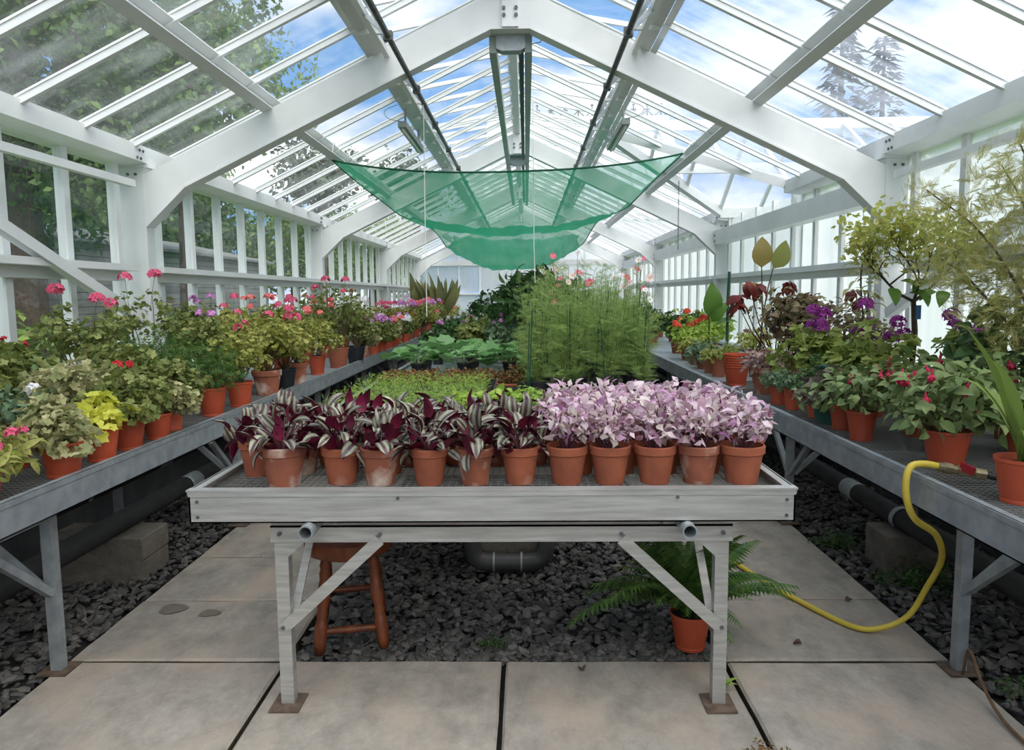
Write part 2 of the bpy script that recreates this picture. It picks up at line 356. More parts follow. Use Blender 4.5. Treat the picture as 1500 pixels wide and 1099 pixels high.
# side walls: low masonry, glazing bars, two tiers of panes, rails
def side_wall(name, s, lab, gl):
    wl = MB().box(min(s * 2.79, s * 3.09), max(s * 2.79, s * 3.09), Y0, Y1, -0.05, 0.78).build(name, 'darkwall')
    tag(wl, lab, kind='structure')
    MB().box(min(s * 2.84, s * 3.1), max(s * 2.84, s * 3.1), Y0, Y1, 0.78, 0.82).build('sill', 'white', wl)
    X = s * 2.97
    for y in BARS:
        m = MB(); m.box(X - 0.03, X + 0.03, y - 0.014, y + 0.014, 0.8, 2.54); m.box(X - s * 0.036 - 0.008, X - s * 0.036 + 0.008, y - 0.032, y + 0.032, 0.8, 2.54)
        m.build('glazing_bar', 'white', wl)
    for a, b in zip(BARS[:-1], BARS[1:]):
        for z0, z1 in ((0.82, 1.66), (1.74, 2.52)):
            MB().add([(X, a + .014, z0), (X, b - .014, z0), (X, b - .014, z1), (X, a + .014, z1)], [(0, 1, 2, 3)]).build('pane', gl, wl)
    for a, b in [(Y0, 0.85)] + [(FRAMES[i], FRAMES[i + 1]) for i in range(4)]:
        e = -0.3 if b == 5.85 else -0.06
        MB().box(min(s * 2.74, s * 2.96), max(s * 2.74, s * 2.96), a + 0.06, b + e, 1.70, 1.745).build('mid_rail', 'white', wl)
        MB().box(min(s * 2.86, s * 2.96), max(s * 2.86, s * 2.96), a + 0.06, b + e, 1.63, 1.70).build('ledge', 'white', wl)
        if s > 0 and a in (5.85, 10.85, 15.85):
            MB().box(2.76, 2.92, a + 0.06, b - 0.06, 2.18, 2.37).build('tie_beam', 'white', wl)
            for bz in (2.22, 2.3): MB().tube([(2.79, b - 0.12, bz), (2.75, b - 0.12, bz)], 0.014, 6).build('bolt', 'steel', wl)
    MB().box(min(s * 2.725, s * 2.775), max(s * 2.725, s * 2.775), 0.95, 5.52, 2.305, 2.355).build('upper_rail', 'white', wl)
    MB().bar((s * 2.75, 1.6, 2.86 * 1.0 - 0.0), (s * 2.75, 5.55, 1.34), 0.06, 0.07).build('diagonal_brace', 'white', wl)
    return wl
side_wall('wall_left', -1, 'long clear glazed side wall with white bars, trees showing through', 'glass_wl')
wr = side_wall('wall_right', 1, 'long side wall of whitewashed panes between white bars', 'glass_wr')

# gable walls
def gable(name, y, lab, gl, rail=True):
    g = MB().box(-3.05, 3.05, y, y + 0.12, -0.05, 0.78).build(name, 'white'); tag(g, lab, kind='structure')
    xs = [-2.95 + 5.9 / 10 * k for k in range(11)]
    for x in xs: MB().box(x - .025, x + .025, y - .03, y + .03, 0.78, ZG(x) - 0.06).build('glazing_bar', 'white', g)
    for a, b in zip(xs[:-1], xs[1:]):
        for z0, z1 in ((0.78, 1.52), (1.6, 2.33), (2.47, None)):
            za = z1 or ZG(a) - .07; zb = z1 or ZG(b) - .07
            v = [(a + .02, y, z0), (b - .02, y, z0), (b - .02, y, zb), (a + .02, y, za)]
            if a < 0 < b and z1 is None: v.insert(3, (0, y, ZG(0) - .07))
            MB().add(v, [tuple(range(len(v)))]).build('pane', gl, g)
    MB().box(-3.0, 3.0, y - .06, y + .06, 2.33, 2.47).build('tie_beam', 'white', g)
    MB().box(-3.0, 3.0, y - .12, y + .04, 1.52, 1.58).build('mid_rail', 'white', g)
    for s in (-1, 1): MB().bar((0, y, ZG(0) - .05), (s * 3.0, y, ZG(3.0) - .05), 0.1, 0.1).build('barge_rail', 'white', g)
gable('wall_far', 21.3, 'white gable end wall of milky panes closing the far end', 'glass_wr')
gable('wall_near', -4.1, 'white gable end wall of milky panes behind the viewer', 'glass_wr')

# cross wing opening off the right slope
wg = tag(empty('wing_roof'), 'small gabled glass wing roof joining the washed right slope', 'roof wing', kind='structure')
WR = 3.5; WX = 5.2
def wz(y): return WR - (WR - 2.64) * abs(y - WING[2]) / 1.35
for yy in (WING[0], WING[1]):
    MB().bar((2.8, yy, 2.62), (1.0, WING[2], WR - 0.02), 0.09, 0.12).build('valley_rafter', 'white', wg)
    MB().bar((2.8, yy, 2.6), (WX, yy, 2.6), 0.1, 0.13).build('eaves_beam', 'white', wg)
    for k in range(5):
        x = 3.0 + 0.52 * k
        MB().box(x - .02, x + .02, yy - .025, yy + .025, 0.8, 2.56).build('glazing_bar', 'white', wg)
        if k < 4: MB().add([(x, yy, 0.8), (x + .5, yy, 0.8), (x + .5, yy, 2.55), (x, yy, 2.55)], [(0, 1, 2, 3)]).build('pane', 'glass_r', wg)
MB().bar((1.0, WING[2], WR), (WX, WING[2], WR), 0.06, 0.12).build('ridge_beam', 'white', wg)
MB().bar((1.9, WING[1] - 0.68, 3.1), (WX, WING[1] - 0.68, 3.1), 0.06, 0.12).build('purlin', 'white', wg)
for sgn, yy in ((-1, WING[0]), (1, WING[1])):
    xs = [1.15 + 0.55 * k for k in range(8)]
    for x in xs:
        f = max(0.0, (2.8 - x) / 1.8) if x < 2.8 else 0.0       # where the valley cuts this bar
        yv = yy + (WING[2] - yy) * f
        MB().bar((x, WING[2], WR), (x, yv, wz(yv)), 0.04, 0.045).build('glazing_bar', 'white', wg)
    for a, b in zip(xs[:-1], xs[1:]):
        fa, fb = [max(0.0, (2.8 - x) / 1.8) for x in (a, b)]
        ya, yb = yy + (WING[2] - yy) * fa, yy + (WING[2] - yy) * fb
        MB().add([(a, WING[2], WR), (b, WING[2], WR), (b, yb, wz(yb)), (a, ya, wz(ya))], [(0, 1, 2, 3)]).build('pane', 'glass_r', wg)
for k in range(7):
    y = WING[0] + 0.45 * k
    MB().box(WX - .03, WX + .03, y - .025, y + .025, 0, wz(y)).build('glazing_bar', 'white', wg)
    if k < 6: MB().add([(WX, y, 0.1), (WX, y + .45, 0.1), (WX, y + .45, wz(y + .45)), (WX, y, wz(y))], [(0, 1, 2, 3)]).build('pane', 'glass_r', wg)
# window in the wing gable, tilted open
wn = tag(empty('window_1', (WX - 0.06, 9.9, 0)), 'small tilted casement window in the wing gable', kind='structure')
m = MB(); m.box(-.03, .03, -.4, .4, 2.62, 2.68); m.box(-.03, .03, -.4, .4, 3.0, 3.06); m.box(-.03, .03, -.4, -.34, 2.62, 3.06); m.box(-.03, .03, .34, .4, 2.62, 3.06)
m.build('window_frame', 'white', wn); MB().add([(0, -.34, 2.68), (0, .34, 2.68), (0, .34, 3.0), (0, -.34, 3.0)], [(0, 1, 2, 3)]).build('pane', 'glass_wl', wn)

# ------------------------------------------------------------------ floor
rng = random.Random(7)
fl = MB().box(-2.95, 2.95, Y0, Y1, -0.12, -0.05).build('floor', 'gravelbase'); tag(fl, 'stone paved floor with dark gravel beds under the benches', kind='structure')
slabs = {}
def slab_mesh(w, l, k):
    key = (round(w, 3), round(l, 3), k)
    if key in slabs: return slabs[key]
    r = random.Random(k * 17 + 3); b = 0.009
    rim = []
    for (xa, ya), (xb, yb) in (((-w / 2, -l / 2), (w / 2, -l / 2)), ((w / 2, -l / 2), (w / 2, l / 2)), ((w / 2, l / 2), (-w / 2, l / 2)), ((-w / 2, l / 2), (-w / 2, -l / 2))):
        for t in (0, .2, .4, .6, .8): rim.append((xa + (xb - xa) * t + r.uniform(-.002, .002), ya + (yb - ya) * t + r.uniform(-.002, .002)))
    n = len(rim); sc = lambda q: (q[0] * (1 - 2 * b / w), q[1] * (1 - 2 * b / l))
    v = [(x, y, -0.05) for x, y in rim] + [(x, y, -0.008 - r.uniform(0, .003)) for x, y in rim] + [(*sc(q), -r.uniform(0, .002)) for q in rim]
    fs = [(j, (j + 1) % n, (j + 1) % n + n, j + n) for j in range(n)] + [(j + n, (j + 1) % n + n, (j + 1) % n + 2 * n, j + 2 * n) for j in range(n)] + [tuple(range(2 * n, 3 * n))]
    m = MB().add(v, fs); m.mi = [1] * n + [0] * (n + 1); me = m.mesh('slab', ['slab', 'moss']); slabs[key] = me; return me
def slab(x0, x1, y0, y1):
    g = 0.009; w = x1 - x0 - 2 * g; l = y1 - y0 - 2 * g
    o = link('slab', slab_mesh(w, l, rng.randrange(5)), fl, ((x0 + x1) / 2, (y0 + y1) / 2, rng.uniform(-.002, .002)))
    o.rotation_euler = (rng.uniform(-.0015, .0015), rng.uniform(-.0015, .0015), 0)
for s in (-1, 1):
    ys = [2.955 - 0.69 - 0.69 * k for k in (3, 2, 1, 0)] + [2.955 + 0.627 * k for k in range(30)]
    for a, b in zip(ys[:-1], ys[1:]):
        x0, x1 = sorted((s * 0.905, s * 1.83)); slab(x0, x1, a, b)
for a, b in ((2.265, 2.965), (1.575, 2.265), (0.885, 1.575), (0.195, .885)):
    for x0, x1 in ((-0.905, 0), (0, 0.905)): slab(x0, x1, a, b)

def stones(name, x0, x1, y0, y1, n, seed, lab, clear=()):
    r = np.random.default_rng(seed)
    p = (1 + 5 ** .5) / 2
    iv = np.array([(-1, p, 0), (1, p, 0), (-1, -p, 0), (1, -p, 0), (0, -1, p), (0, 1, p), (0, -1, -p), (0, 1, -p), (p, 0, -1), (p, 0, 1), (-p, 0, -1), (-p, 0, 1)]) / 1.9
    ifc = np.array([(0, 11, 5), (0, 5, 1), (0, 1, 7), (0, 7, 10), (0, 10, 11), (1, 5, 9), (5, 11, 4), (11, 10, 2), (10, 7, 6), (7, 1, 8), (3, 9, 4), (3, 4, 2), (3, 2, 6), (3, 6, 8), (3, 8, 9), (4, 9, 5), (2, 4, 11), (6, 2, 10), (8, 6, 7), (9, 8, 1)])
    u = r.random(n); Y = y0 + (y1 - y0) * u ** 1.35; X = r.uniform(x0 + .02, x1 - .02, n); Z = r.uniform(-.035, -.006, n)
    V = np.repeat(iv[None], n, 0) * r.uniform(.65, 1.25, (n, 12, 1))
    sx = r.uniform(.016, .034, n); V = V * np.stack([sx, sx * r.uniform(.5, .95, n), sx * r.uniform(.25, .6, n)], 1)[:, None]
    a = r.uniform(0, 2 * PI, n); t = r.normal(0, .4, n)
    ct, st = np.cos(t)[:, None], np.sin(t)[:, None]; V = np.stack([V[..., 0] * ct + V[..., 2] * st, V[..., 1], V[..., 2] * ct - V[..., 0] * st], -1)
    ca, sa = np.cos(a)[:, None], np.sin(a)[:, None]; V = np.stack([V[..., 0] * ca - V[..., 1] * sa, V[..., 0] * sa + V[..., 1] * ca, V[..., 2]], -1)
    V += np.stack([X, Y, Z], 1)[:, None]
    F = (ifc[None] + (np.arange(n) * 12)[:, None, None]).reshape(-1, 3)
    me = bpy.data.meshes.new(name); me.from_pydata(V.reshape(-1, 3).tolist(), [], F.tolist()); me.materials.append(M['stone'])
    tag(link(name, me), lab, 'gravel', kind='stuff')
M['stone'] = leafmat('slate_chips', [(54, 53, 53), (86, 84, 82), (66, 64, 64), (112, 108, 104), (74, 68, 64)], trans=0.0, rough=0.7)
stones('gravel', -0.9, 0.9, 2.98, 7.0, 8200, 1, 'dark slate gravel under the middle bench')
stones('gravel', -2.78, -1.84, 1.6, 7.0, 5600, 2, 'dark slate gravel under the clear-glass wall bench')
stones('gravel', 1.84, 2.78, 1.6, 7.0, 5600, 3, 'dark slate gravel under the whitewashed wall bench')
# ------------------------------------------------------------------ benches
TZ = 0.80                      # level of the wire trays
def wires(x0, x1, y0, y1, step, name, parent):
    m = MB(); r = 0.0014
    x = x0
    while x <= x1: m.box(x - r, x + r, y0, y1, TZ - .006, TZ - .003); x += step
    y = y0
    while y <= y1: m.box(x0, x1, y - r, y + r, TZ - .003, TZ); y += step
    tag(m.build(name, 'wire', parent), kind='stuff')
def rim_y(m, x, y0, y1, inner):
    """channel rim along y at x; the lip turns towards inner (+1/-1)"""
    a, b = sorted((x, x + inner * 0.006)); m.box(a, b, y0, y1, 0.713, 0.83)
    a, b = sorted((x, x + inner * 0.032)); m.box(a, b, y0, y1, 0.826, 0.831); m.box(a, b, y0, y1, 0.713, 0.718)
    a, b = sorted((x - inner * 0.004, x + inner * 0.006)); m.box(a, b, y0, y1, 0.812, 0.831)
cb = tag(empty('middle_bench', (0, 0, 0)), 'long aluminium middle bench with wire tray, crowded with potted plants', 'bench')
CX0, CX1, CY0, CY1 = -1.085, 1.025, 2.545, 19.5
m = MB(); m.box(CX0, CX1, CY0, CY0 + .006, 0.713, 0.83); m.box(CX0 - .006, CX1 + .006, CY0 - .006, CY0 + .034, 0.826, 0.832)
m.box(CX0, CX1, CY0 - .004, CY0, 0.808, 0.83); m.box(CX0, CX1, CY0, CY0 + .03, 0.713, 0.718)
m.build('front_rim', 'alu', cb)
for x, inn in ((CX0, 1), (CX1, -1)):
    m = MB(); rim_y(m, x, CY0, CY1, inn); m.build('side_rim', 'alu', cb)
m = MB(); m.box(CX0, CX1, CY1 - .006, CY1, .713, .83); m.build('back_rim', 'alu', cb)
for x, z in ((CX0 + .03, .79), (CX0 + .03, .735), (CX1 - .03, .79), (CX1 - .03, .735), (-.35, .80), (.62, .80)):
    MB().tube([(x, CY0, z), (x, CY0 - .004, z)], .006, 8).build('rivet', 'steel', cb)
wires(CX0 + .01, CX1 - .01, CY0 + .03, 7.0, 0.026, 'wire_tray', cb)
m = MB(); m.box(CX0 + .01, CX1 - .01, 7.0, CY1 - .01, TZ - .006, TZ); m.build('tray_sheet', 'galv', cb)
k = CY0 + 0.5
while k < CY1: MB().box(CX0, CX1, k - .015, k + .015, .765, .793).build('bearer', 'alu', cb); k += 0.9
LX0, LX1 = -0.79, 0.795
for j, y in enumerate([2.64 + 1.95 * i for i in range(9)]):
    m = MB(); m.box(LX0 - .035, LX1 + .035, y - .03, y - .024, .622, .682); m.box(LX0 - .035, LX1 + .035, y - .03, y + .008, .676, .682); m.box(LX0 - .035, LX1 + .035, y - .034, y - .024, .622, .63)
    m.build('crossbar', 'alu', cb)
    for x, s in ((LX0, 1), (LX1, -1)):
        m = MB(); m.box(x - .024, x + .024, y - .024, y + .02, 0.006, .63)
        m.build('leg', 'alu', cb)
        MB().box(x - .055, x + .055, y - .08, y + .05, 0, .006).build('foot_plate', 'rust', cb)
        MB().bar((x + s * .0, y - .036, .30), (x + s * .36, y - .036, .632), 0.008, 0.042, (1, 0, 0)).build('brace', 'alu', cb)
        MB().bar((x + s * .03, y + .01, .345), (x + s * .03, y + .36, .66), 0.03, 0.008, (0, -1, 1)).build('strut', 'alu', cb)
        for bx, bz in ((0, .655), (.36 * s, .65), (0.0, .305)): MB().tube([(x + bx, y - .03, bz), (x + bx, y - .044, bz)], .008, 6).build('bolt', 'steel', cb)
        MB().add([(x + s * .02, y - .02, .625), (x + s * .09, y - .02, .625), (x + s * .02, y - .02, .56), (x + s * .02, y - .026, .625), (x + s * .09, y - .026, .625), (x + s * .02, y - .026, .56)], [(0, 1, 2), (5, 4, 3), (0, 3, 4, 1), (1, 4, 5, 2), (2, 5, 3, 0)]).build('gusset', 'alu', cb)
        MB().box(x + s * .2 - .01, x + s * .2 + .01, y - .02, y + .02, .682, .713).build('spacer', 'alu', cb)
for x in (-0.665, 0.655):
    m = MB(); y0 = 2.50
    m.tube([(x, y0, .690), (x, CY1, .690)], .026, 16, cap=False); m.tube([(x, CY1, .690), (x, y0, .690)], .021, 16, cap=False)
    k0 = len(m.v); n = 16
    for r in (.021, .026):
        for j in range(n): m.v.append((x + r * math.cos(2 * PI * j / n), y0, .690 + r * math.sin(2 * PI * j / n)))
    for j in range(n): m.f.append((k0 + j, k0 + (j + 1) % n, k0 + n + (j + 1) % n, k0 + n + j)); m.mi.append(0)
    m.build('roller_pipe', 'galv', cb, smooth=True)

def side_bench(s, X, lab):
    b = tag(empty('side_bench'), lab, 'bench'); XB = s * 2.72; y0, y1 = 0.2, 20.6
    m = MB(); rim_y(m, X, y0, y1, s); m.build('front_rim', 'galv', b)
    m = MB(); rim_y(m, XB, y0, y1, -s); m.build('back_rim', 'galv', b)
    for y in (y0, y1):
        m = MB(); m.box(min(X, XB), max(X, XB), y, y + .006, .713, .83); m.build('end_rim', 'galv', b)
    a, c = sorted((X + s * .01, XB - s * .01)); wires(a, c, 1.4, 6.0, .026, 'wire_tray', b)
    MB().box(a, c, 6.0, y1, TZ - .006, TZ).build('tray_sheet', 'galv', b); MB().box(a, c, y0 + .006, 1.4, TZ - .006, TZ).build('tray_sheet', 'galv', b)
    k = y0 + .4
    while k < y1: MB().box(a, c, k - .015, k + .015, .765, .793).build('bearer', 'galv', b); k += .9
    for y in [2.88 + 1.95 * i for i in range(-1, 9)]:
        for x in (s * 1.81, s * 2.62):
            m = MB(); m.box(x - .022, x + .022, y - .022, y + .022, .006, .69); m.build('leg', 'galv', b)
            MB().box(x - .06, x + .06, y - .06, y + .06, 0 if x == s * 1.81 else -.02, .006).build('foot_plate', 'rust', b)
            MB().box(x - .03, x + .03, y - .02, y + .02, .665, .713).build('bracket', 'galv', b)
            dirs = (-1,) if abs(y - 2.88) < .01 else (-1, 1)
            for d in dirs:
                MB().bar((x, y + d * .02, .33), (x, y + d * .40, .64), .03, .03).build('brace', 'galv', b)
        MB().bar((s * 1.84, y, .33), (s * 2.2, y, .66), .03, .03).build('cross_brace', 'galv', b)
        MB().box(min(s * 1.81, s * 2.62), max(s * 1.81, s * 2.62), y - .02, y + .02, .64, .68).build('crossbar', 'galv', b)
    for x in (s * 1.81, s * 2.62):
        MB().box(x - .018, x + .018, y0, 2.88, .632, .672).build('rail', 'galv', b); MB().box(x - .018, x + .018, 4.83, y1, .632, .672).build('rail', 'galv', b)
    return b
side_bench(-1, -1.63, 'galvanised bench along the clear glass wall, lined with geraniums')
side_bench(1, 1.525, 'galvanised bench along the whitewashed wall, holding fuchsias and foliage plants')

# ------------------------------------------------------------------ heating pipes, blocks
def ribbed(name, x, z, y0, y1, lab, r=0.058, sleeve=()):
    root = empty(name, (x, y0, z)); tag(root, lab, 'heating pipe', 'black lagged heating pipes')
    m = MB(); ys = []
    y = 0.0
    pts = []; rs = []
    while y < min(y1, 9.5) - y0: pts.append((0, y, 0)); rs.append(r * (1 if len(pts) % 2 else 0.93)); y += .018
    pts.append((0, y1 - y0, 0)); rs.append(r)
    m.tube(pts, rs, 14); m.build('lagging', 'black_rib', root, smooth=True)
    for q in sleeve:
        m = MB().tube([(0, q - y0, 0), (0, q - y0 + .02, 0), (0, q - y0 + .14, 0), (0, q - y0 + .16, 0)], [r * 1.01, r * 1.04, r * 1.04, r * 1.01], 16); m.build('joint_sleeve', 'galv', root, smooth=True)
    return root
ribbed('heating_pipe', -2.42, 0.40, 0.6, 20.5, 'upper black ribbed heating pipe along the low wall, clear glass side', sleeve=(4.95,))
ribbed('heating_pipe', -2.14, 0.28, 0.6, 20.5, 'lower black ribbed heating pipe resting on blocks, clear glass side', sleeve=(4.78,))
ribbed('heating_pipe', 2.42, 0.40, 0.6, 20.5, 'upper black ribbed heating pipe along the low wall, whitewashed side', sleeve=(4.3,))
ribbed('heating_pipe', 2.16, 0.255, 0.6, 20.5, 'lower black ribbed heating pipe resting on a block, whitewashed side', sleeve=(4.6,))
def block(x0, x1, y0, y1, z, lab, n=1):
    r = empty('block_pier', ((x0 + x1) / 2, (y0 + y1) / 2, -.03)); tag(r, lab, 'block')
    w, l, h = (x1 - x0) / 2, (y1 - y0) / 2, (z + .03) / n
    for i in range(n):
        m = MB(); o = .006 * (i % 2); a = .008
        pr = [(-w + a, 0), (w - a, 0), (w, a), (w, h - a), (w - a, h - .002), (-w + a, h - .002), (-w, h - a), (-w, a)]
        v = [(x + o, -l + (.006 if j else 0), zz + i * h) for x, zz in pr for j in (0,)] + [(x + o, l, zz + i * h) for x, zz in pr]; q = len(pr)
        m.add(v, [tuple(range(q)), tuple(reversed(range(q, 2 * q)))] + [(j, j + q, (j + 1) % q + q, (j + 1) % q) for j in range(q)]); m.build('concrete_block', 'block', r)
def clip(x, y, z, r, lab):
    m = MB(); pts = [(x + (r + .006) * math.cos(t), y, z + (r + .006) * math.sin(t)) for t in np.linspace(-.6, PI + .6, 14)]
    for a, b in zip(pts[:-1], pts[1:]): m.bar(a, b, .035, .006, (a[0] - x, 0, a[2] - z))
    tag(m.build('pipe_clip', 'galv'), lab, 'pipe clip')
block(-2.52, -1.97, 3.86, 4.16, .222, 'stack of two rough concrete blocks under the lagged pipes', 2)
block(2.03, 2.30, 3.93, 4.2, .196, 'single square concrete block under the lagged pipe beside the hose', 1)
block(-2.52, -1.99, 7.2, 7.5, .222, 'distant concrete blocks under the pipes on the clear glass side', 2)
clip(-2.42, 4.1, .40, .058, 'galvanised clip around upper pipe beside the concrete blocks')
clip(2.16, 4.06, .255, .058, 'pale clip holding the pipe on the square block')

# ------------------------------------------------------------------ stool, drain, hose
st = tag(empty('wooden_stool', (-0.685, 3.2, 0), 0.22), 'round turned-leg wooden stool standing under the middle bench', 'stool')
m = MB().lathe([(0.0, .385), (.15, .385), (.185, .40), (.195, .43), (.19, .46), (.17, .468), (0.0, .468)], 28); link('seat', smooth_by_angle(m.mesh('seat', 'wood')), st)
lp = []
for sx, sy in ((-1, -1), (1, -1), (-1, 1), (1, 1)):
    a = Vector((sx * .095, sy * .095, .41)); b = Vector((sx * .135, sy * .165, -.0)); lp.append((a, b))
    ts = [0, .05, .12, .16, .2, .24, .3, .42, .5, .56, .6, .64, .68, .74, .9, 1]; rs = [.017, .022, .026, .02, .026, .02, .024, .03, .027, .02, .026, .02, .025, .028, .026, .019]
    m = MB().tube([a + (b - a) * t for t in ts], rs, 12); m.build('leg', 'wood', st, smooth=True)
for (i, j, t) in ((0, 1, .78), (2, 3, .62), (0, 2, .7), (1, 3, .7)):
    a = lp[i][0].lerp(lp[i][1], t); b = lp[j][0].lerp(lp[j][1], t)
    m = MB().tube([a.lerp(b, q) for q in (0, .15, .5, .85, 1)], [.010, .013, .017, .013, .010], 10); m.build('stretcher', 'wood', st, smooth=True)
dr = tag(empty('drain_pipe', (0, 3.95, 0)), 'grey plastic drain pipe bent into a U on the gravel under the bench', 'pipe')
m = MB(); P = spline([(-.2, 0.02, .34), (-.2, 0, .18), (-.19, 0, .10), (-.14, 0, .06), (0, 0, .055), (.14, 0, .06), (.19, 0, .10), (.2, 0, .18), (.2, .02, .34)], 4); m.tube(P, .048, 14); m.build('pipe_body', 'pvc', dr, smooth=True)
for x in (-.09, .06): MB().tube([(x, 0, .056), (x + .012, 0, .056)], .054, 16).build('pipe_collar', 'galv', dr, smooth=True)
m = MB(); m.box(-.19, .19, .08, .35, -.03, .26); m.box(-.21, .21, .06, .37, .26, .32); m.build('sump_block', 'block', dr)

hs = tag(empty('garden_hose'), 'yellow garden hose looping from under the bench up onto the side bench', 'hose')
hp = [(0.93, 5.4, .5), (0.95, 5.0, .33), (1.02, 4.7, .16), (1.15, 4.33, .05), (1.30, 3.85, .015), (1.42, 3.5, .015), (1.545, 3.24, .015), (1.65, 3.19, .03), (1.75, 3.16, .10), (1.80, 3.12, .24), (1.79, 3.0, .41), (1.68, 2.85, .56), (1.535, 2.73, .66), (1.485, 2.70, .74), (1.478, 2.70, .82), (1.50, 2.71, .866), (1.55, 2.72, .872), (1.61, 2.72, .862)]
MB().tube(spline(hp, 8), .0125, 12).build('hose_tube', 'hose', hs, smooth=True)
c0 = Vector((1.60, 2.72, .862)); c1 = Vector((1.76, 2.70, .835)); d = c1 - c0
m = MB().tube([c0 + d * t for t in (0, .1, .12, .3, .32, .4, .42, .6, .62, .75, .77, 1.0)], [.017, .017, .02, .02, .014, .014, .021, .021, .015, .015, .02, .02], 12); m.build('hose_connector', 'brass', hs)
MB().bar(c0 + d * .45 + Vector((0, -.01, .02)), c0 + d * .6 + Vector((0, -.05, .01)), .012, .03).build('valve_handle', 'redvalve', hs)
tag(MB().tube(spline([(1.76, 2.70, .835), (1.86, 2.70, .815), (1.96, 2.69, .813), (2.1, 2.7, .813), (2.4, 2.75, .813)], 6), .013, 12).build('black_hose', 'hose_bk', None, smooth=True), 'black hose lying on the wire tray, joined to the brass valve', 'hose')

# ------------------------------------------------------------------ roof fittings
def vent_gear(s, lab):
    g = tag(empty('vent_gear', (0, 0, 0)), lab, 'vent gear'); x, z = s * .76, 3.14
    MB().tube([(x, Y0, z), (x, 20.5, z)], .02, 10).build('shaft', 'steel', g, smooth=True)
    m = MB(); m.box(min(s * .9, s * .94), max(s * .9, s * .94), Y0, 20.6, 3.27, 3.31); m.build('rack_rail', 'white', g)
    y = 0.3
    while y < 20:
        MB().box(min(s * .8, s * 1.02), max(s * .8, s * 1.02), y, y + .03, 3.275, 3.3).build('rung', 'white', g); y += .625
    for y in [1.2 + 1.25 * k for k in range(15)]:
        MB().bar((x, y, z), (s * 1.12, y + .28, 3.72), .014, .03).build('arm', 'galv', g)
        m = MB(); m.box(x - .028, x + .028, y - .025, y + .025, z - .028, z + .028); m.build('gear_box', 'steel', g); MB().bar((x, y, z), (s * .92, y, 3.29), .02, .03).build('bracket', 'galv', g)
vent_gear(-1, 'steel vent opening shaft with arms under the clear roof slope')
vent_gear(1, 'steel vent opening shaft with arms under the washed roof slope')
for i, (a, b) in enumerate(((5.93, 10.76), (10.95, 15.75))):
    r = tag(empty('ridge_light', (0, a, 3.4)), ('long grey-green ridge light trough in the nearest full bay', 'long grey-green ridge light trough in the second bay beyond')[i], 'light fitting')
    for x in (-.135, .135): MB().box(x - .028, x + .028, 0, b - a, -.07, .05).build('side_batten', 'lampgrey', r)
    m = MB(); pr = [(-.11, .05), (-.11, -.04), (-.07, -.06), (.07, -.06), (.11, -.04), (.11, .05)]
    v = [(x, -.02, z) for x, z in pr] + [(x, .08, z) for x, z in pr]; m.add(v, [tuple(range(6)), tuple(reversed(range(6, 12)))] + [(j, j + 6, (j + 1) % 6 + 6, (j + 1) % 6) for j in range(6)]); m.build('end_reflector', 'galv', r)
    MB().box(-.165, .165, -.03, .05, .05, .075).build('end_bracket', 'lampgrey', r)
    MB().box(.06, .10, .1, b - a, -.02, .02).build('cable_strip', 'black', r)
    MB().tube(spline([(.165, 0, .06), (.22, -.01, .05), (.23, 0, .01), (.165, .02, .0)], 4), .004, 5).build('cable_loop', 'wire', r)
for s, n in ((-1, 'clear'), (1, 'washed')):
    r = tag(empty('strip_light', (s * 1.05, 7.25, 3.1)), 'slim grey strip light hanging below the purlin of the %s roof slope' % n, 'light fitting')
    m = MB(); m.box(-.04, .04, 0, 1.3, -.02, .035); m.build('housing', 'lampgrey', r); MB().tube([(0, .05, -.033), (0, 1.25, -.033)], .013, 10).build('lamp_tube', 'tag', r, smooth=True)
    for y in (.2, 1.1): MB().box(-.01, .01, y, y + .02, .035, .2).build('hanger', 'wire', r)
    MB().tube(spline([(0, 0, .03), (s * .12, -.05, .05), (s * .16, 0, .13), (s * .05, .06, .2)], 6), .003, 5).build('cable_loop', 'wire', r)

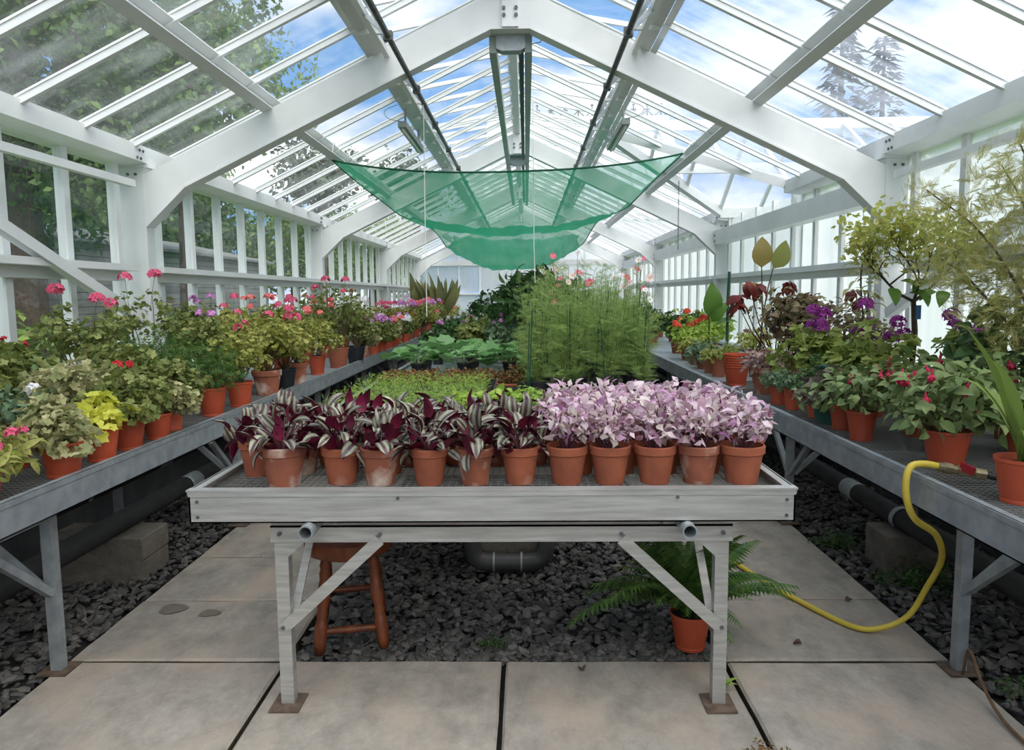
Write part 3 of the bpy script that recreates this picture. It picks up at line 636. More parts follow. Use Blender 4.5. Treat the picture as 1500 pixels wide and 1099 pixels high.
# ------------------------------------------------------------------ shade net
def net():
    r = tag(empty('shade_net', (0, 7.7, 2.8)), 'green translucent shade netting sagging like a hammock below the purlins', 'shade net')
    nu, nv = 60, 80; y0, y1 = 7.7, 12.7
    def S(u, v):                                  # u -1..1 across, v 0..1 into the depth
        yy = y0 + (y1 - y0) * v
        # half width and edge height: hung from the purlins in front, drawn in further back
        ks = [7.7, 8.2, 8.9, 9.25, 9.6, 10.2, 11.0, 11.6, 12.2, 12.7]
        hw = np.interp(yy, ks, [1.77, 1.62, 1.36, 1.26, 1.24, 1.17, 1.02, .98, 1.0, 1.05])
        ze = np.interp(yy, ks, [2.90, 2.74, 2.47, 2.46, 2.52, 2.46, 2.26, 2.24, 2.36, 2.5])
        zc = np.interp(yy, ks, [2.73, 2.50, 2.20, 2.22, 2.36, 2.16, 1.86, 1.90, 2.16, 2.42])
        sag = ze - zc
        sh = 1 - abs(u) ** 2.4
        wr = .012 * math.sin(9 * u + 20 * v) + .008 * math.sin(23 * u - 31 * v) + .006 * math.sin(47 * u + 9 * v)
        x = -0.06 + hw * u + .02 * math.sin(17 * v + 2 * u)
        return (x, yy - 7.7 + .25 * (u * u) * (1 - v) * (1 if u > 0 else .2), ze - sag * sh + wr * min(1, 4 * v) - 2.8 + .03 * u * (1 - v))
    vs = [S(-1 + 2 * i / nu, j / nv) for j in range(nv + 1) for i in range(nu + 1)]
    fs = [(j * (nu + 1) + i, j * (nu + 1) + i + 1, (j + 1) * (nu + 1) + i + 1, (j + 1) * (nu + 1) + i) for j in range(nv) for i in range(nu)]
    MB().add(vs, fs).build('netting', 'net', r, smooth=True)
    MB().tube([vs[i] for i in range(0, nu + 1, 2)], .010, 6).build('front_hem', 'netedge', r, smooth=True)
    for side in (0, nu): MB().tube([vs[j * (nu + 1) + side] for j in range(0, nv + 1, 2)], .007, 5).build('side_hem', 'netedge', r, smooth=True)
    for (p, q) in ((vs[0], (-1.84 , .1, .27)), (vs[nu], (1.84, .35, .27))): MB().tube([p, q], .004, 5).build('tie_cord', 'string', r)
net()
def cord(name, pts, r, m, lab, cat): tag(MB().tube(pts, r, 6).build(name, m), lab, cat)
cord('hanging_string', [(-.76, 6.6, 3.12), (-.765, 6.59, 2.2), (-.77, 6.6, 1.32)], .004, 'string', 'white string hanging from the vent shaft down to the geraniums', 'string')
cord('hanging_string', [(.19, 7.9, 3.5), (.19, 7.9, 2.0), (.2, 7.9, 1.62)], .004, 'string', 'white string hanging through the net above the tall feathery plants', 'string')
ch = MB()
for k in range(44):
    z = 2.80 - .018 * k; a = k % 2
    ch.tube([(1.9 + (.006 * math.cos(t) if a else 0), 9.0 + (0 if a else .006 * math.cos(t)), z + .012 * math.sin(t)) for t in np.linspace(0, 2 * PI, 9)], .0025, 4, cap=False)
cho = tag(ch.build('chain', 'steel'), 'thin steel chain hanging from the purlin beside the net', 'chain')
# ------------------------------------------------------------------ leaf shapes (unit length along +Y, upper side +Z)
def t_ovate(w=.32, fold=.25, droop=.15, nseg=4, tipw=1.0):
    v = []; f = []
    ts = np.linspace(0, 1, nseg + 1)
    for i, t in enumerate(ts):
        hw = w * (math.sin(PI * t ** .75) ** .8) * tipw if 0 < i < nseg else (.03 if i == 0 else 0)
        z = .12 * math.sin(PI * t) - droop * t * t
        v += [(0, t, z), (-hw, t, z + fold * hw), (hw, t, z + fold * hw)]
    for i in range(nseg):
        a = 3 * i; b = 3 * (i + 1); f += [(a, b, b + 1), (a, b + 1, a + 1), (a, a + 2, b + 2), (a, b + 2, b)]
    return np.array(v), np.array(f)
def t_simple(w=.3, fold=.25, droop=.1):
    return np.array([(0, 0, 0), (-w, .45, fold * w), (0, .5, .04), (w, .45, fold * w), (0, 1, -droop)]), np.array([(0, 2, 1), (0, 3, 2), (1, 2, 4), (2, 3, 4)])
def t_round(k=9, lob=.12, cup=.12, seed=0):
    r = random.Random(seed); v = [(0, .42, 0)]; f = []
    for i in range(k):
        a = -PI / 2 + .35 + (2 * PI - .7) * i / (k - 1); R = .5 * (1 + (lob if i % 2 else -lob))
        v.append((R * math.cos(a), .45 + R * math.sin(a), cup + r.uniform(-.06, .06)))
    for i in range(1, k): f.append((0, i, i + 1))
    return np.array(v), np.array(f)
def t_strip(w=.06):
    return np.array([(-w / 2, 0, 0), (w / 2, 0, 0), (w * .4, .55, .05), (-w * .4, .55, .05), (0, 1, 0)]), np.array([(0, 1, 2), (0, 2, 3), (3, 2, 4)])
def t_pinnate(n=6, w=.16, lw=.05):
    """a frond: rib with pairs of narrow leaflets"""
    v = []; f = []
    def tri(a, b, c):
        k = len(v); v.extend([a, b, c]); f.append((k, k + 1, k + 2))
    z = lambda t: .18 * math.sin(PI * t * .8) - .1 * t
    tri((-.012, 0, 0), (.012, 0, 0), (0, 1, z(1)))
    for i in range(n):
        t = .18 + .8 * i / n; L_ = w * (math.sin(PI * (.25 + .75 * t)) + .15)
        for s in (-1, 1): tri((0, t - lw * .5, z(t)), (s * L_, t + L_ * .55, z(t) - .04), (0, t + lw, z(t)))
    return np.array(v), np.array(f)
def t_feather(seed=0, n=9, wd=.018):
    """thread-like twice-cut leaf of cosmos"""
    r = random.Random(seed); v = []; f = []
    def thread(a, b):
        a = Vector(a); b = Vector(b); d = b - a; x = Vector((d.y, -d.x, .3)).normalized() * wd; k = len(v)
        v.extend([tuple(a - x), tuple(a + x), tuple(b)]); f.append((k, k + 1, k + 2))
    thread((0, 0, 0), (0, 1, 0))
    for i in range(n):
        t = .15 + .8 * i / n
        for s in (-1, 1):
            L_ = .42 * (1 - .6 * t) * r.uniform(.8, 1.2); e = (s * L_ * .75, t + L_ * .7, r.uniform(-.08, .12)); thread((0, t, 0), e)
            if t < .7: thread((s * L_ * .4, t + L_ * .37, 0), (s * L_ * .35, t + L_ * .95, .06))
    return np.array(v), np.array(f)
TPL = dict(ovate=t_ovate(), wide=t_ovate(.42, .2, .2), narrow=t_ovate(.17, .3, .25), simple=t_simple(), simplen=t_simple(.18, .3, .15), round=t_round(), round2=t_round(11, .16, .16, 3), strip=t_strip(), pin=t_pinnate(), feather=t_feather())

def place(tpl, pos, d, nrm, sc):
    """vectorised: copies of a template at pos, axis d, upper side towards nrm"""
    v, f = TPL[tpl] if isinstance(tpl, str) else tpl
    n = len(pos); Y = d / np.maximum(np.linalg.norm(d, axis=1, keepdims=True), 1e-6)
    Z = nrm - (nrm * Y).sum(1, keepdims=True) * Y; Z = Z / np.maximum(np.linalg.norm(Z, axis=1, keepdims=True), 1e-6); X = np.cross(Y, Z)
    V = pos[:, None] + sc[:, None, None] * (v[None, :, 0:1] * X[:, None] + v[None, :, 1:2] * Y[:, None] + v[None, :, 2:3] * Z[:, None])
    F = f[None] + (np.arange(n) * len(v))[:, None, None]
    return V.reshape(-1, 3), F.reshape(-1, 3)
def np_mesh(name, parts, mats, smooth=False):
    """parts: list of (V, F, material index)"""
    vs, fs, mi, k = [], [], [], 0
    for V, F, i in parts: vs.append(V); fs.append(F + k); mi.append(np.full(len(F), i)); k += len(V)
    V = np.concatenate(vs); F = np.concatenate(fs); me = bpy.data.meshes.new(name)
    me.from_pydata(V.tolist(), [], F.tolist()); me.polygons.foreach_set('material_index', np.concatenate(mi).astype(np.int32))
    for m in mats: me.materials.append(M[m])
    if smooth: me.polygons.foreach_set('use_smooth', [True] * len(me.polygons))
    return me

LM = lambda n, *a, **k: M.__setitem__(n, leafmat(n, *a, **k))
LM('g_pel', [(98, 112, 54), (130, 140, 74), (84, 98, 48), (156, 160, 96), (110, 124, 62)])
LM('g_pely', [(138, 144, 64), (168, 166, 84), (120, 128, 54), (186, 180, 104), (110, 122, 52)])
LM('g_var', [(150, 152, 104), (188, 182, 132), (116, 128, 78), (204, 196, 150), (134, 132, 84)])
LM('g_dark', [(58, 88, 46), (76, 108, 56), (48, 74, 42), (92, 124, 64)])
LM('g_blue', [(96, 122, 92), (122, 146, 112), (78, 102, 74), (140, 160, 126)])
LM('g_mag', [(142, 158, 78), (164, 176, 94), (122, 140, 66), (176, 184, 108)], trans=.35)
LM('g_lime', [(166, 192, 84), (188, 208, 104), (148, 178, 70), (176, 200, 92)], trans=.4)
LM('g_chart', [(214, 216, 84), (228, 226, 104), (196, 200, 70)], trans=.4)
LM('g_seed', [(156, 190, 84), (178, 206, 104), (136, 172, 70)], trans=.45)
LM('g_bronze', [(132, 96, 56), (112, 80, 50), (160, 118, 70), (92, 82, 48), (122, 112, 58)])
LM('g_cuc', [(96, 142, 78), (122, 164, 104), (84, 128, 66), (140, 176, 128)], per='object')
LM('g_cosmos', [(140, 168, 88), (166, 188, 112), (122, 152, 78), (184, 202, 134)], trans=.5)
LM('g_fern', [(70, 104, 48), (92, 128, 58), (56, 88, 42), (110, 140, 70)], trans=.35)
LM('g_tree', [(66, 92, 44), (88, 116, 56), (52, 76, 38), (112, 138, 70), (74, 100, 50)], trans=.4)
LM('g_tree2', [(96, 124, 58), (122, 148, 74), (80, 104, 50), (138, 160, 84)], trans=.4)
LM('g_con', [(62, 78, 56), (80, 96, 68), (48, 62, 46)], trans=.15)
LM('g_fuch', [(112, 136, 80), (136, 158, 102), (92, 116, 66), (152, 170, 118)], per='object', trans=.25)
LM('g_fuchi', [(112, 132, 76), (134, 152, 96), (92, 112, 62), (148, 160, 106)], trans=.25)
LM('g_yel', [(176, 182, 92), (198, 198, 116), (152, 164, 76), (186, 176, 96)], trans=.4)
LM('g_aspar', [(186, 180, 110), (160, 162, 92), (204, 196, 134), (140, 148, 78)], trans=.4)
LM('g_coleus', [(112, 84, 70), (134, 126, 86), (92, 64, 58), (152, 142, 104), (104, 100, 66)])
LM('r_coleus', [(112, 44, 40), (140, 62, 52), (88, 36, 36)], per='object', trans=.35)
LM('g_heu', [(112, 98, 92), (134, 118, 108), (92, 82, 80), (124, 116, 100)])
LM('p_small', [(196, 168, 160), (150, 112, 110), (214, 190, 180), (116, 92, 84), (170, 140, 130)])
LM('g_rub', [(86, 122, 44), (104, 140, 56)], per='object', trans=.35, rough=.3)
LM('g_ficus', [(146, 150, 82), (166, 122, 72), (132, 150, 84)], per='object', trans=.4, rough=.4)
LM('g_strap', [(112, 138, 62), (134, 156, 76), (98, 122, 54)], per='object', trans=.3, rough=.35)
LM('g_cact', [(92, 98, 54), (112, 112, 64), (76, 82, 46)], per='object', trans=.1)
LM('pk_leaf', [(236, 206, 220), (246, 232, 232), (214, 160, 200), (248, 238, 230), (192, 128, 184), (244, 224, 228), (158, 104, 130), (242, 228, 224)], per='object', trans=.35, rough=.4)
LM('pk_leafi', [(232, 200, 214), (242, 226, 230), (206, 158, 190), (150, 104, 116), (240, 228, 220), (120, 96, 82), (238, 216, 222)], trans=.3)
LM('f_pink', [(226, 92, 132), (238, 118, 150), (212, 70, 112)], trans=.3)
LM('f_red', [(206, 46, 62), (222, 66, 70), (190, 36, 56)], trans=.25)
LM('f_salmon', [(238, 118, 118), (244, 148, 140)], trans=.3)
LM('f_white', [(244, 242, 240), (236, 232, 236)], trans=.3)
LM('f_lilac', [(214, 142, 208), (230, 170, 222), (196, 112, 190)], trans=.3)
LM('f_mag', [(146, 48, 142), (168, 66, 158), (124, 36, 120)], trans=.3)
LM('f_cream', [(244, 226, 214), (238, 200, 206), (248, 240, 232)], trans=.3)
LM('f_fuch', [(198, 40, 84), (216, 60, 92), (178, 30, 70)], trans=.2)
LM('f_scar', [(226, 74, 52), (236, 98, 70)], trans=.25)

# the striped leaf: silver bands on the upper side, maroon below
def striped():
    m, t, N, L = newmat('striped_leaf_upper')
    o = N('ShaderNodeOutputMaterial'); b = N('ShaderNodeBsdfPrincipled'); L(b.outputs[0], o.inputs[0]); b.inputs['Roughness'].default_value = .32
    tcn = N('ShaderNodeTexCoord'); sp = N('ShaderNodeSeparateXYZ'); L(tcn.outputs['Object'], sp.inputs[0])
    ab = N('ShaderNodeMath'); ab.operation = 'ABSOLUTE'; L(sp.outputs[0], ab.inputs[0])
    r = N('ShaderNodeValToRGB'); e = r.color_ramp.elements
    e[0].position = 0.0; e[0].color = lin((84, 52, 62)); e[1].position = .05; e[1].color = lin((96, 76, 74))
    for p, c in ((.10, (166, 168, 146)), (.16, (150, 156, 128)), (.2, (100, 84, 74)), (.25, (104, 50, 66))): q = e.new(p); q.color = lin(c)
    n = N('ShaderNodeTexNoise'); n.inputs['Scale'].default_value = 6; L(tcn.outputs['Object'], n.inputs[0])
    ad = N('ShaderNodeMath'); ad.operation = 'MULTIPLY_ADD'; ad.inputs[1].default_value = .06; L(n.outputs[0], ad.inputs[0]); L(ab.outputs[0], ad.inputs[2])
    sb = N('ShaderNodeMath'); sb.operation = 'SUBTRACT'; sb.inputs[1].default_value = .03; L(ad.outputs[0], sb.inputs[0]); L(sb.outputs[0], r.inputs[0])
    oi = N('ShaderNodeObjectInfo'); h = N('ShaderNodeHueSaturation'); mr = N('ShaderNodeMapRange'); mr.inputs[3].default_value = .55; mr.inputs[4].default_value = 1.12
    L(oi.outputs['Random'], mr.inputs[0]); L(mr.outputs[0], h.inputs['Value']); L(r.outputs[0], h.inputs['Color']); L(h.outputs[0], b.inputs['Base Color'])
    return m
M['tr_up'] = striped()
LM('tr_down', [(108, 26, 56), (136, 36, 70), (88, 24, 48), (122, 30, 62)], per='object', trans=.35, rough=.35)
def two_sided(tpl, mats, name, th=.012):
    v, f = tpl; n = len(v); v2 = v.copy(); v2[:, 2] -= th
    return np_mesh(name, [(v, f, 0), (v2, f[:, ::-1], 1)], mats, True)
LEAF = {}
LEAF['trad'] = [two_sided(t_ovate(w, fo, dr, 5), ['tr_up', 'tr_down'], 'leaf') for w, fo, dr in ((.27, .45, .1), (.24, .6, .3), (.29, .3, -.1))]
LEAF['pink'] = [np_mesh('leaf', [(*t_ovate(w, fo, dr, 4), 0)], ['pk_leaf'], True) for w, fo, dr in ((.3, .3, .15), (.26, .5, .3), (.34, .2, 0))]
LEAF['fuch'] = [np_mesh('leaf', [(*t_ovate(.27, .25, .25, 4), 0)], ['g_fuch'], True)]
LEAF['cuc'] = [np_mesh('leaf', [(*t_round(13, .14, .1, k), 0)], ['g_cuc']) for k in (1, 2)]
LEAF['rub'] = [np_mesh('leaf', [(*t_ovate(.3, .3, .1, 6), 0)], ['g_rub'], True)]
LEAF['ficus'] = [np_mesh('leaf', [(*t_ovate(.34, .12, .05, 6), 0)], ['g_ficus'], True)]
def t_coleus():
    v, f = t_ovate(.33, -.35, .45, 6); v = v.copy()
    for i in range(len(v)):
        if i % 3: v[i, 1] += .05 * (1 if (i // 3) % 2 else -1)
    return v, f
LEAF['coleus'] = [np_mesh('leaf', [(*t_coleus(), 0)], ['r_coleus'], True)]
LEAF['cact'] = [np_mesh('leaf', [(*t_ovate(.11, .2, .0, 6), 0)], ['g_cact'], True)]
def strap(L_, droop, w=.05, n=9, twist=0.0):
    v = []; f = []; y = z = 0; a = 1.25
    for i in range(n + 1):
        t = i / n; hw = w / 2 * (1 - t ** 3) * (.75 + .5 * math.sin(PI * min(1, t * 1.2))); 
        v += [(-hw, y, z + hw * .35), (0, y, z), (hw, y, z + hw * .35)]
        y += L_ / n * math.cos(a); z += L_ / n * math.sin(a); a -= droop / n * (.4 + 1.4 * t)
    for i in range(n):
        p = 3 * i; q = p + 3; f += [(p, p + 1, q + 1), (p, q + 1, q), (p + 1, p + 2, q + 2), (p + 1, q + 2, q + 1)]
    return np_mesh('leaf', [(np.array(v), np.array(f), 0)], ['g_strap'], True)

# ------------------------------------------------------------------ flowers, pots
def bloom(col, n=16, R=.03, size=.022, seed=0):
    r = np.random.default_rng(seed); p = r.normal(0, 1, (n, 3)); p[:, 2] = abs(p[:, 2]) * .8 + .1; p /= np.linalg.norm(p, axis=1, keepdims=True)
    parts = []
    for k in range(5):
        a = 2 * PI * k / 5; t1 = np.cross(p, [0.3, .2, 1]); t1 /= np.linalg.norm(t1, axis=1, keepdims=True); t2 = np.cross(p, t1)
        d = t1 * math.cos(a) + t2 * math.sin(a); V, F = place('simple', p * R, d + p * .3, p, np.full(n, size)); parts.append((V, F, 0))
    return np_mesh('flower_head', parts, [col])
def daisy(col, R=.03):
    parts = []
    for k in range(8):
        a = 2 * PI * k / 8; V, F = place(t_simple(.42, .1, .05), np.array([[0, 0, 0.]]), np.array([[math.cos(a), math.sin(a), .25]]), np.array([[0, 0, 1.]]), np.array([R])); parts.append((V, F, 0))
    m = MB().lathe([(0, .006), (R * .22, .004), (R * .22, 0)], 8); V = np.array(m.v); F = []
    for q in m.f: F += [(q[0], q[i], q[i + 1]) for i in range(1, len(q) - 1)]
    parts.append((V, np.array(F), 1)); return np_mesh('flower', parts, [col, 'g_chart'])
FL = {c: bloom(c, seed=i) for i, c in enumerate(['f_pink', 'f_red', 'f_salmon', 'f_white', 'f_lilac', 'f_mag', 'f_scar'])}
FLS = {c: bloom(c, 7, .016, .022, seed=i) for i, c in enumerate(['f_pink', 'f_lilac', 'f_white', 'f_mag', 'f_red'])}
def fuchsia_flower():
    parts = []
    for k in range(4):
        a = 2 * PI * k / 4; V, F = place('simplen', np.array([[0, 0, -.02]]), np.array([[math.cos(a), math.sin(a), -.3]]), np.array([[0, 0, 1.]]), np.array([.028])); parts.append((V, F, 0))
    m = MB().tube([(0, 0, .006), (0, 0, -.006), (0, 0, -.02)], [.002, .005, .006], 6).lathe([(.006, -.016), (.014, -.024), (.015, -.034), (.009, -.044), (0, -.046)], 8); V = np.array(m.v); F = []
    for q in m.f: F += [(q[0], q[i], q[i + 1]) for i in range(1, len(q) - 1)]
    parts.append((V, np.array(F), 0)); return np_mesh('flower', parts, ['f_fuch'])
FUCH = fuchsia_flower()
POTS = {}
def pot_mesh(kind, d, h):
    key = (kind, round(d, 3), round(h, 3))
    if key in POTS: return POTS[key]
    R = d / 2; b = R * .68; w = .008 if kind.startswith('terra') else .004
    if kind.startswith('terra'):
        k = h * .24; prof = [(0, 0), (b, 0), (b, .002), (R * .9, h - k), (R * .985, h - k + .004), (R, h - .004), (R - .003, h), (R - w, h), (R - w - .002, h - .03), (0, h - .03)]
    else:
        prof = [(0, 0), (b * 1.05, 0), (b * 1.07, .012), (b * 1.05, .014), (R * .92, h * .8), (R * .93, h * .8), (R * .95, h - .014), (R, h - .012), (R, h), (R - w, h), (R - w - .004, h - .03), (0, h - .03)]
    m = MB().lathe(prof, 24); mt = {'terra': 'terra', 'terra_old': 'terra_old', 'plastic': 'plastic', 'brown': 'plastic_br', 'black': 'black', 'teal': 'teal'}[kind]
    me = smooth_by_angle(m.mesh('pot', mt), 35)
    s = MB(); r = random.Random(3); n = 20; rr = R - w - .004
    s.v.append((0, 0, h - .016)); 
    for q in (.5, 1.0):
        for j in range(n): a = 2 * PI * j / n; s.v.append((rr * q * math.cos(a), rr * q * math.sin(a), h - .022 + r.uniform(-.004, .005)))
    for j in range(n): s.f.append((0, 1 + j, 1 + (j + 1) % n)); s.f.append((1 + j, 1 + n + j, 1 + n + (j + 1) % n, 1 + (j + 1) % n)); s.mi += [0, 0]
    POTS[key] = (me, s.mesh('soil', 'soil')); return POTS[key]

# ------------------------------------------------------------------ foliage masses (cached)
CACHE = {}
def bush(key, h, r, n, tpl, lm, size, seed, stem='stem_br', clumps=14, bare=.25, up=.5, squash=1.0, irregular=.25):
    """foliage mass + stems grown from the soil; returns (foliage mesh, stem mesh, tips)"""
    if key in CACHE: return CACHE[key]
    g = np.random.default_rng(seed)
    # clump centres in a dome
    a = g.uniform(0, 2 * PI, clumps) + np.arange(clumps) * 2.4; q = np.sqrt(g.uniform(.02, 1, clumps)); hz = bare + (1 - bare) * (g.uniform(.25, 1, clumps)) * (1 - .45 * q ** 2)
    C = np.stack([r * q * np.cos(a) * .8, r * q * np.sin(a) * .8, h * hz * .92], 1); C += g.normal(0, r * irregular * .3, C.shape)
    C[:, 2] = np.clip(C[:, 2], h * .12, h)
    rc = r * g.uniform(.30, .48, clumps)
    idx = g.integers(0, clumps, n); u = g.normal(0, 1, (n, 3)); u /= np.linalg.norm(u, axis=1, keepdims=True); rad = g.uniform(.35, 1, n) ** .6
    P = C[idx] + u * (rc[idx] * rad)[:, None] * np.array([1, 1, .8 * squash]); P[:, 2] = np.maximum(P[:, 2], h * .04)
    nrm = u * .8 + np.array([0, 0, up]) + g.normal(0, .3, (n, 3)); d = np.cross(nrm, g.normal(0, 1, (n, 3))) + u * .5
    V, F = place(tpl, P, d, nrm, size * g.uniform(.6, 1.25, n)); fol = np_mesh('foliage', [(V, F, 0)], [lm])
    m = MB()
    for c in C:
        b = Vector((g.normal(0, r * .06), g.normal(0, r * .06), -.02)); e = Vector(c); mid = b.lerp(e, .5) + Vector((g.normal(0, .02), g.normal(0, .02), h * .06)); m.tube([b, mid, e, e + (e - mid) * .35], [.0045, .0038, .0028, .0012], 4, cap=False)
    CACHE[key] = (fol, m.mesh('stem', stem), C + np.array([0, 0, 1]) * (rc * .8)[:, None]); return CACHE[key]
def scatter_leaves(meshes, n, seed, r, h, size, tilt=(.2, 1.0), z0=0.0, rmin=.15, rosette=False):
    """transforms for single leaves: list of (mesh, matrix)"""
    g = random.Random(seed); out = []
    for i in range(n):
        a = i * 2.399 + g.uniform(-.4, .4); q = g.uniform(rmin, 1) ** .8; p = Vector((math.cos(a) * r * q * .75, math.sin(a) * r * q * .75, z0 + h * g.uniform(.1, 1) * (1 - .35 * q * q)))
        el = g.uniform(*tilt); d = Vector((math.cos(a + g.uniform(-.8, .8)) * math.cos(el), math.sin(a + g.uniform(-.8, .8)) * math.cos(el), math.sin(el))).normalized()
        up = Vector((g.gauss(0, .35), g.gauss(0, .35), 1)); x = d.cross(up)
        if x.length < .05: x = d.orthogonal()
        x.normalize(); z = x.cross(d); s = size * g.uniform(.7, 1.2)
        mt = Matrix(((x.x, d.x, z.x, p.x), (x.y, d.y, z.y, p.y), (x.z, d.z, z.z, p.z), (0, 0, 0, 1))) @ Matrix.Scale(s, 4); out.append((g.choice(meshes), mt))
    return out
def plant(name, label, cat, x, y, pot, fol=None, leaves=None, flowers=None, group=None, rz=None, s=1.0, z=TZ, rs=[0], stakes=None):
    """an Empty at the base; pot (> soil), foliage, stems, single leaves and flower heads under it"""
    rs[0] += 1; g = random.Random(rs[0] * 7 + 1)
    root = tag(empty(name, (x, y, z), g.uniform(0, 2 * PI) if rz is None else rz), label, cat, group)
    ph = 0
    if pot:
        kind, d, h = pot; pm, sm = pot_mesh(kind, d, h); po = link('pot', pm, root); link('soil', sm, po); ph = h - .02
    if fol:
        fm, sm, tips = fol; q = link('foliage', fm, root, mtx=Matrix.Translation((0, 0, ph)) @ Matrix.Scale(s, 4)); q['kind'] = 'stuff'
        link('stem', sm, root, mtx=Matrix.Translation((0, 0, ph)) @ Matrix.Scale(s, 4))
        if flowers:
            mesh, n, lift, fs = flowers; ts = sorted(range(len(tips)), key=lambda i: -tips[i][2] + g.uniform(0, .08))[:n]
            st = MB()
            for i in ts:
                t = Vector(tips[i]) * s; e = t + Vector((g.uniform(-.03, .03), g.uniform(-.03, .03), lift * g.uniform(.5, 1.2)))
                mm = g.choice(mesh) if isinstance(mesh, list) else mesh
                link('flower_head', mm, root, mtx=Matrix.Translation((e.x, e.y, e.z + ph)) @ (Matrix.Rotation(g.uniform(-.6, .6), 4, 'Z') @ Matrix.Rotation(g.uniform(.6, 1.3), 4, 'X') if isinstance(mesh, list) else Matrix.Rotation(g.uniform(0, 6), 4, 'Z') @ Matrix.Rotation(g.uniform(-.5, .5), 4, 'X')) @ Matrix.Scale(fs * g.uniform(.8, 1.2), 4))
                st.tube([t * .8 + Vector((0, 0, ph)), e + Vector((0, 0, ph))], .0018, 3, cap=False)
            st.build('flower_stalk', 'stem', root)['kind'] = 'stuff'
    if leaves:
        for mm, mt in leaves: link('leaf', mm, root, mtx=Matrix.Translation((0, 0, ph)) @ mt)
    if stakes:
        for (dx, dy, hh) in stakes: MB().tube([(dx, dy, ph - .05), (dx + g.uniform(-.04, .04), dy + g.uniform(-.04, .04), ph + hh)], .004, 5).build('cane', 'cane', root)
    return root
# ------------------------------------------------------------------ middle bench: purple striped and pink pots
ORD = ['first', 'second', 'third', 'fourth', 'fifth', 'sixth', 'seventh', 'eighth']
g5 = random.Random(11)
TV = [scatter_leaves(LEAF['trad'], 33, 40 + k, .15, .115, .088, (-.35, 1.5), -.01) for k in range(4)]
for k in range(4):                                   # a few leaves hanging over the rim
    TV[k] += scatter_leaves(LEAF['trad'], 2, 90 + k, .11, .02, .08, (-1.1, -.4), .0, .9)
m = MB(); gg = random.Random(4)
for i in range(9):
    a = i * 2.4; m.tube([(0, 0, -.02), (.03 * math.cos(a), .03 * math.sin(a), .05), (.085 * math.cos(a), .085 * math.sin(a), .09 + .03 * gg.random())], [.004, .0035, .002], 5, cap=False)
TSTEM = (m.mesh('stem', 'stem_pu'))
def trad(x, y, kind, d, h, v, label, group=None):
    r = plant('wandering_plant', label, 'plant', x, y, (kind, d, h), None, TV[v], group=group); link('stem', TSTEM, r, loc=(0, 0, h - .02)); return r
GT = 'pots of purple striped plant behind the front row'
front = [(-.81, 2.745, 'terra_old', .172, .15), (-.60, 2.775, 'terra', .152, .14), (-.45, 2.76, 'terra_old', .152, .14), (-.265, 2.755, 'terra', .145, .138), (-.095, 2.755, 'terra_old', .146, .138), (.075, 2.765, 'terra', .148, .14)]
fl_l = ['terracotta pot of purple striped plant, whitened rim, first in the front row', 'smooth terracotta pot of purple striped plant, second in the front row', 'terracotta pot crusted white with lime, purple striped plant, third in front row', 'plain terracotta pot with drooping silver striped leaves, fourth in the front row', 'terracotta pot with white rim crust and striped leaves, fifth in front row', 'clean orange terracotta pot of purple striped plant beside the first pink one']
for i, (x, y, k, d, h) in enumerate(front): trad(x, y, k, d, h, i % 4, fl_l[i])
trad(-.965, 2.915, 'terra', .155, .14, 1, 'terracotta pot of purple striped plant at the bench corner, leaf trailing down its side')
for r_ in range(1, 4):
    y = 2.765 + .158 * r_
    for c in range(7):
        x = -.97 + .172 * c + (.08 if r_ % 2 == 0 else .0) + g5.uniform(-.012, .012)
        if r_ == 1 and c == 0: continue
        trad(x, y + g5.uniform(-.012, .012), g5.choice(['terra', 'terra_old', 'terra']), .15, .138, g5.randrange(4), 'terracotta pot of purple striped plant in the rows behind the front pots', GT)
PV = []
for k in range(4):
    lv = scatter_leaves(LEAF['pink'], 30, 140 + k, .11, .16, .053, (-.3, 1.2), .015); PV.append(lv)
PB = [bush(('pk', k), .17, .1, 130, 'simple', 'pk_leafi', .040, 60 + k, 'stem_pu', 12, .25) for k in range(3)]
GP = 'pots of pink variegated plant behind the front row'
pl = ['terracotta pot of pink leaved plant, first of the pink ones in the front row', 'terracotta pot of pink leaved plant with one green leaf, second pink in front row', 'smooth terracotta pot of pink leaved plant, third pink in the front row', 'pale blotched terracotta pot of pink leaved plant, fourth pink in front row', 'terracotta pot of mauve pink plant at the outer end of the front row']
for i, x in enumerate((.25, .41, .578, .738, .90)):
    plant('pink_leaf_plant', pl[i], 'plant', x, 2.762 if i < 4 else 2.76, (('terra', 'terra', 'terra', 'terra_old', 'terra')[i], .157 if i < 4 else .166, .142), PB[i % 3], PV[i % 4])
for r_ in range(1, 6):
    y = 2.765 + .150 * r_
    for c in range(5):
        x = .23 + .168 * c + (.07 if r_ % 2 else 0) + g5.uniform(-.012, .012)
        if x > .955: x = .95
        plant('pink_leaf_plant', 'terracotta pot of pink leaved plant in the rows behind the front pots', 'plant', x, y, ('terra', .152, .138), PB[g5.randrange(3)], PV[g5.randrange(4)], group=GP)

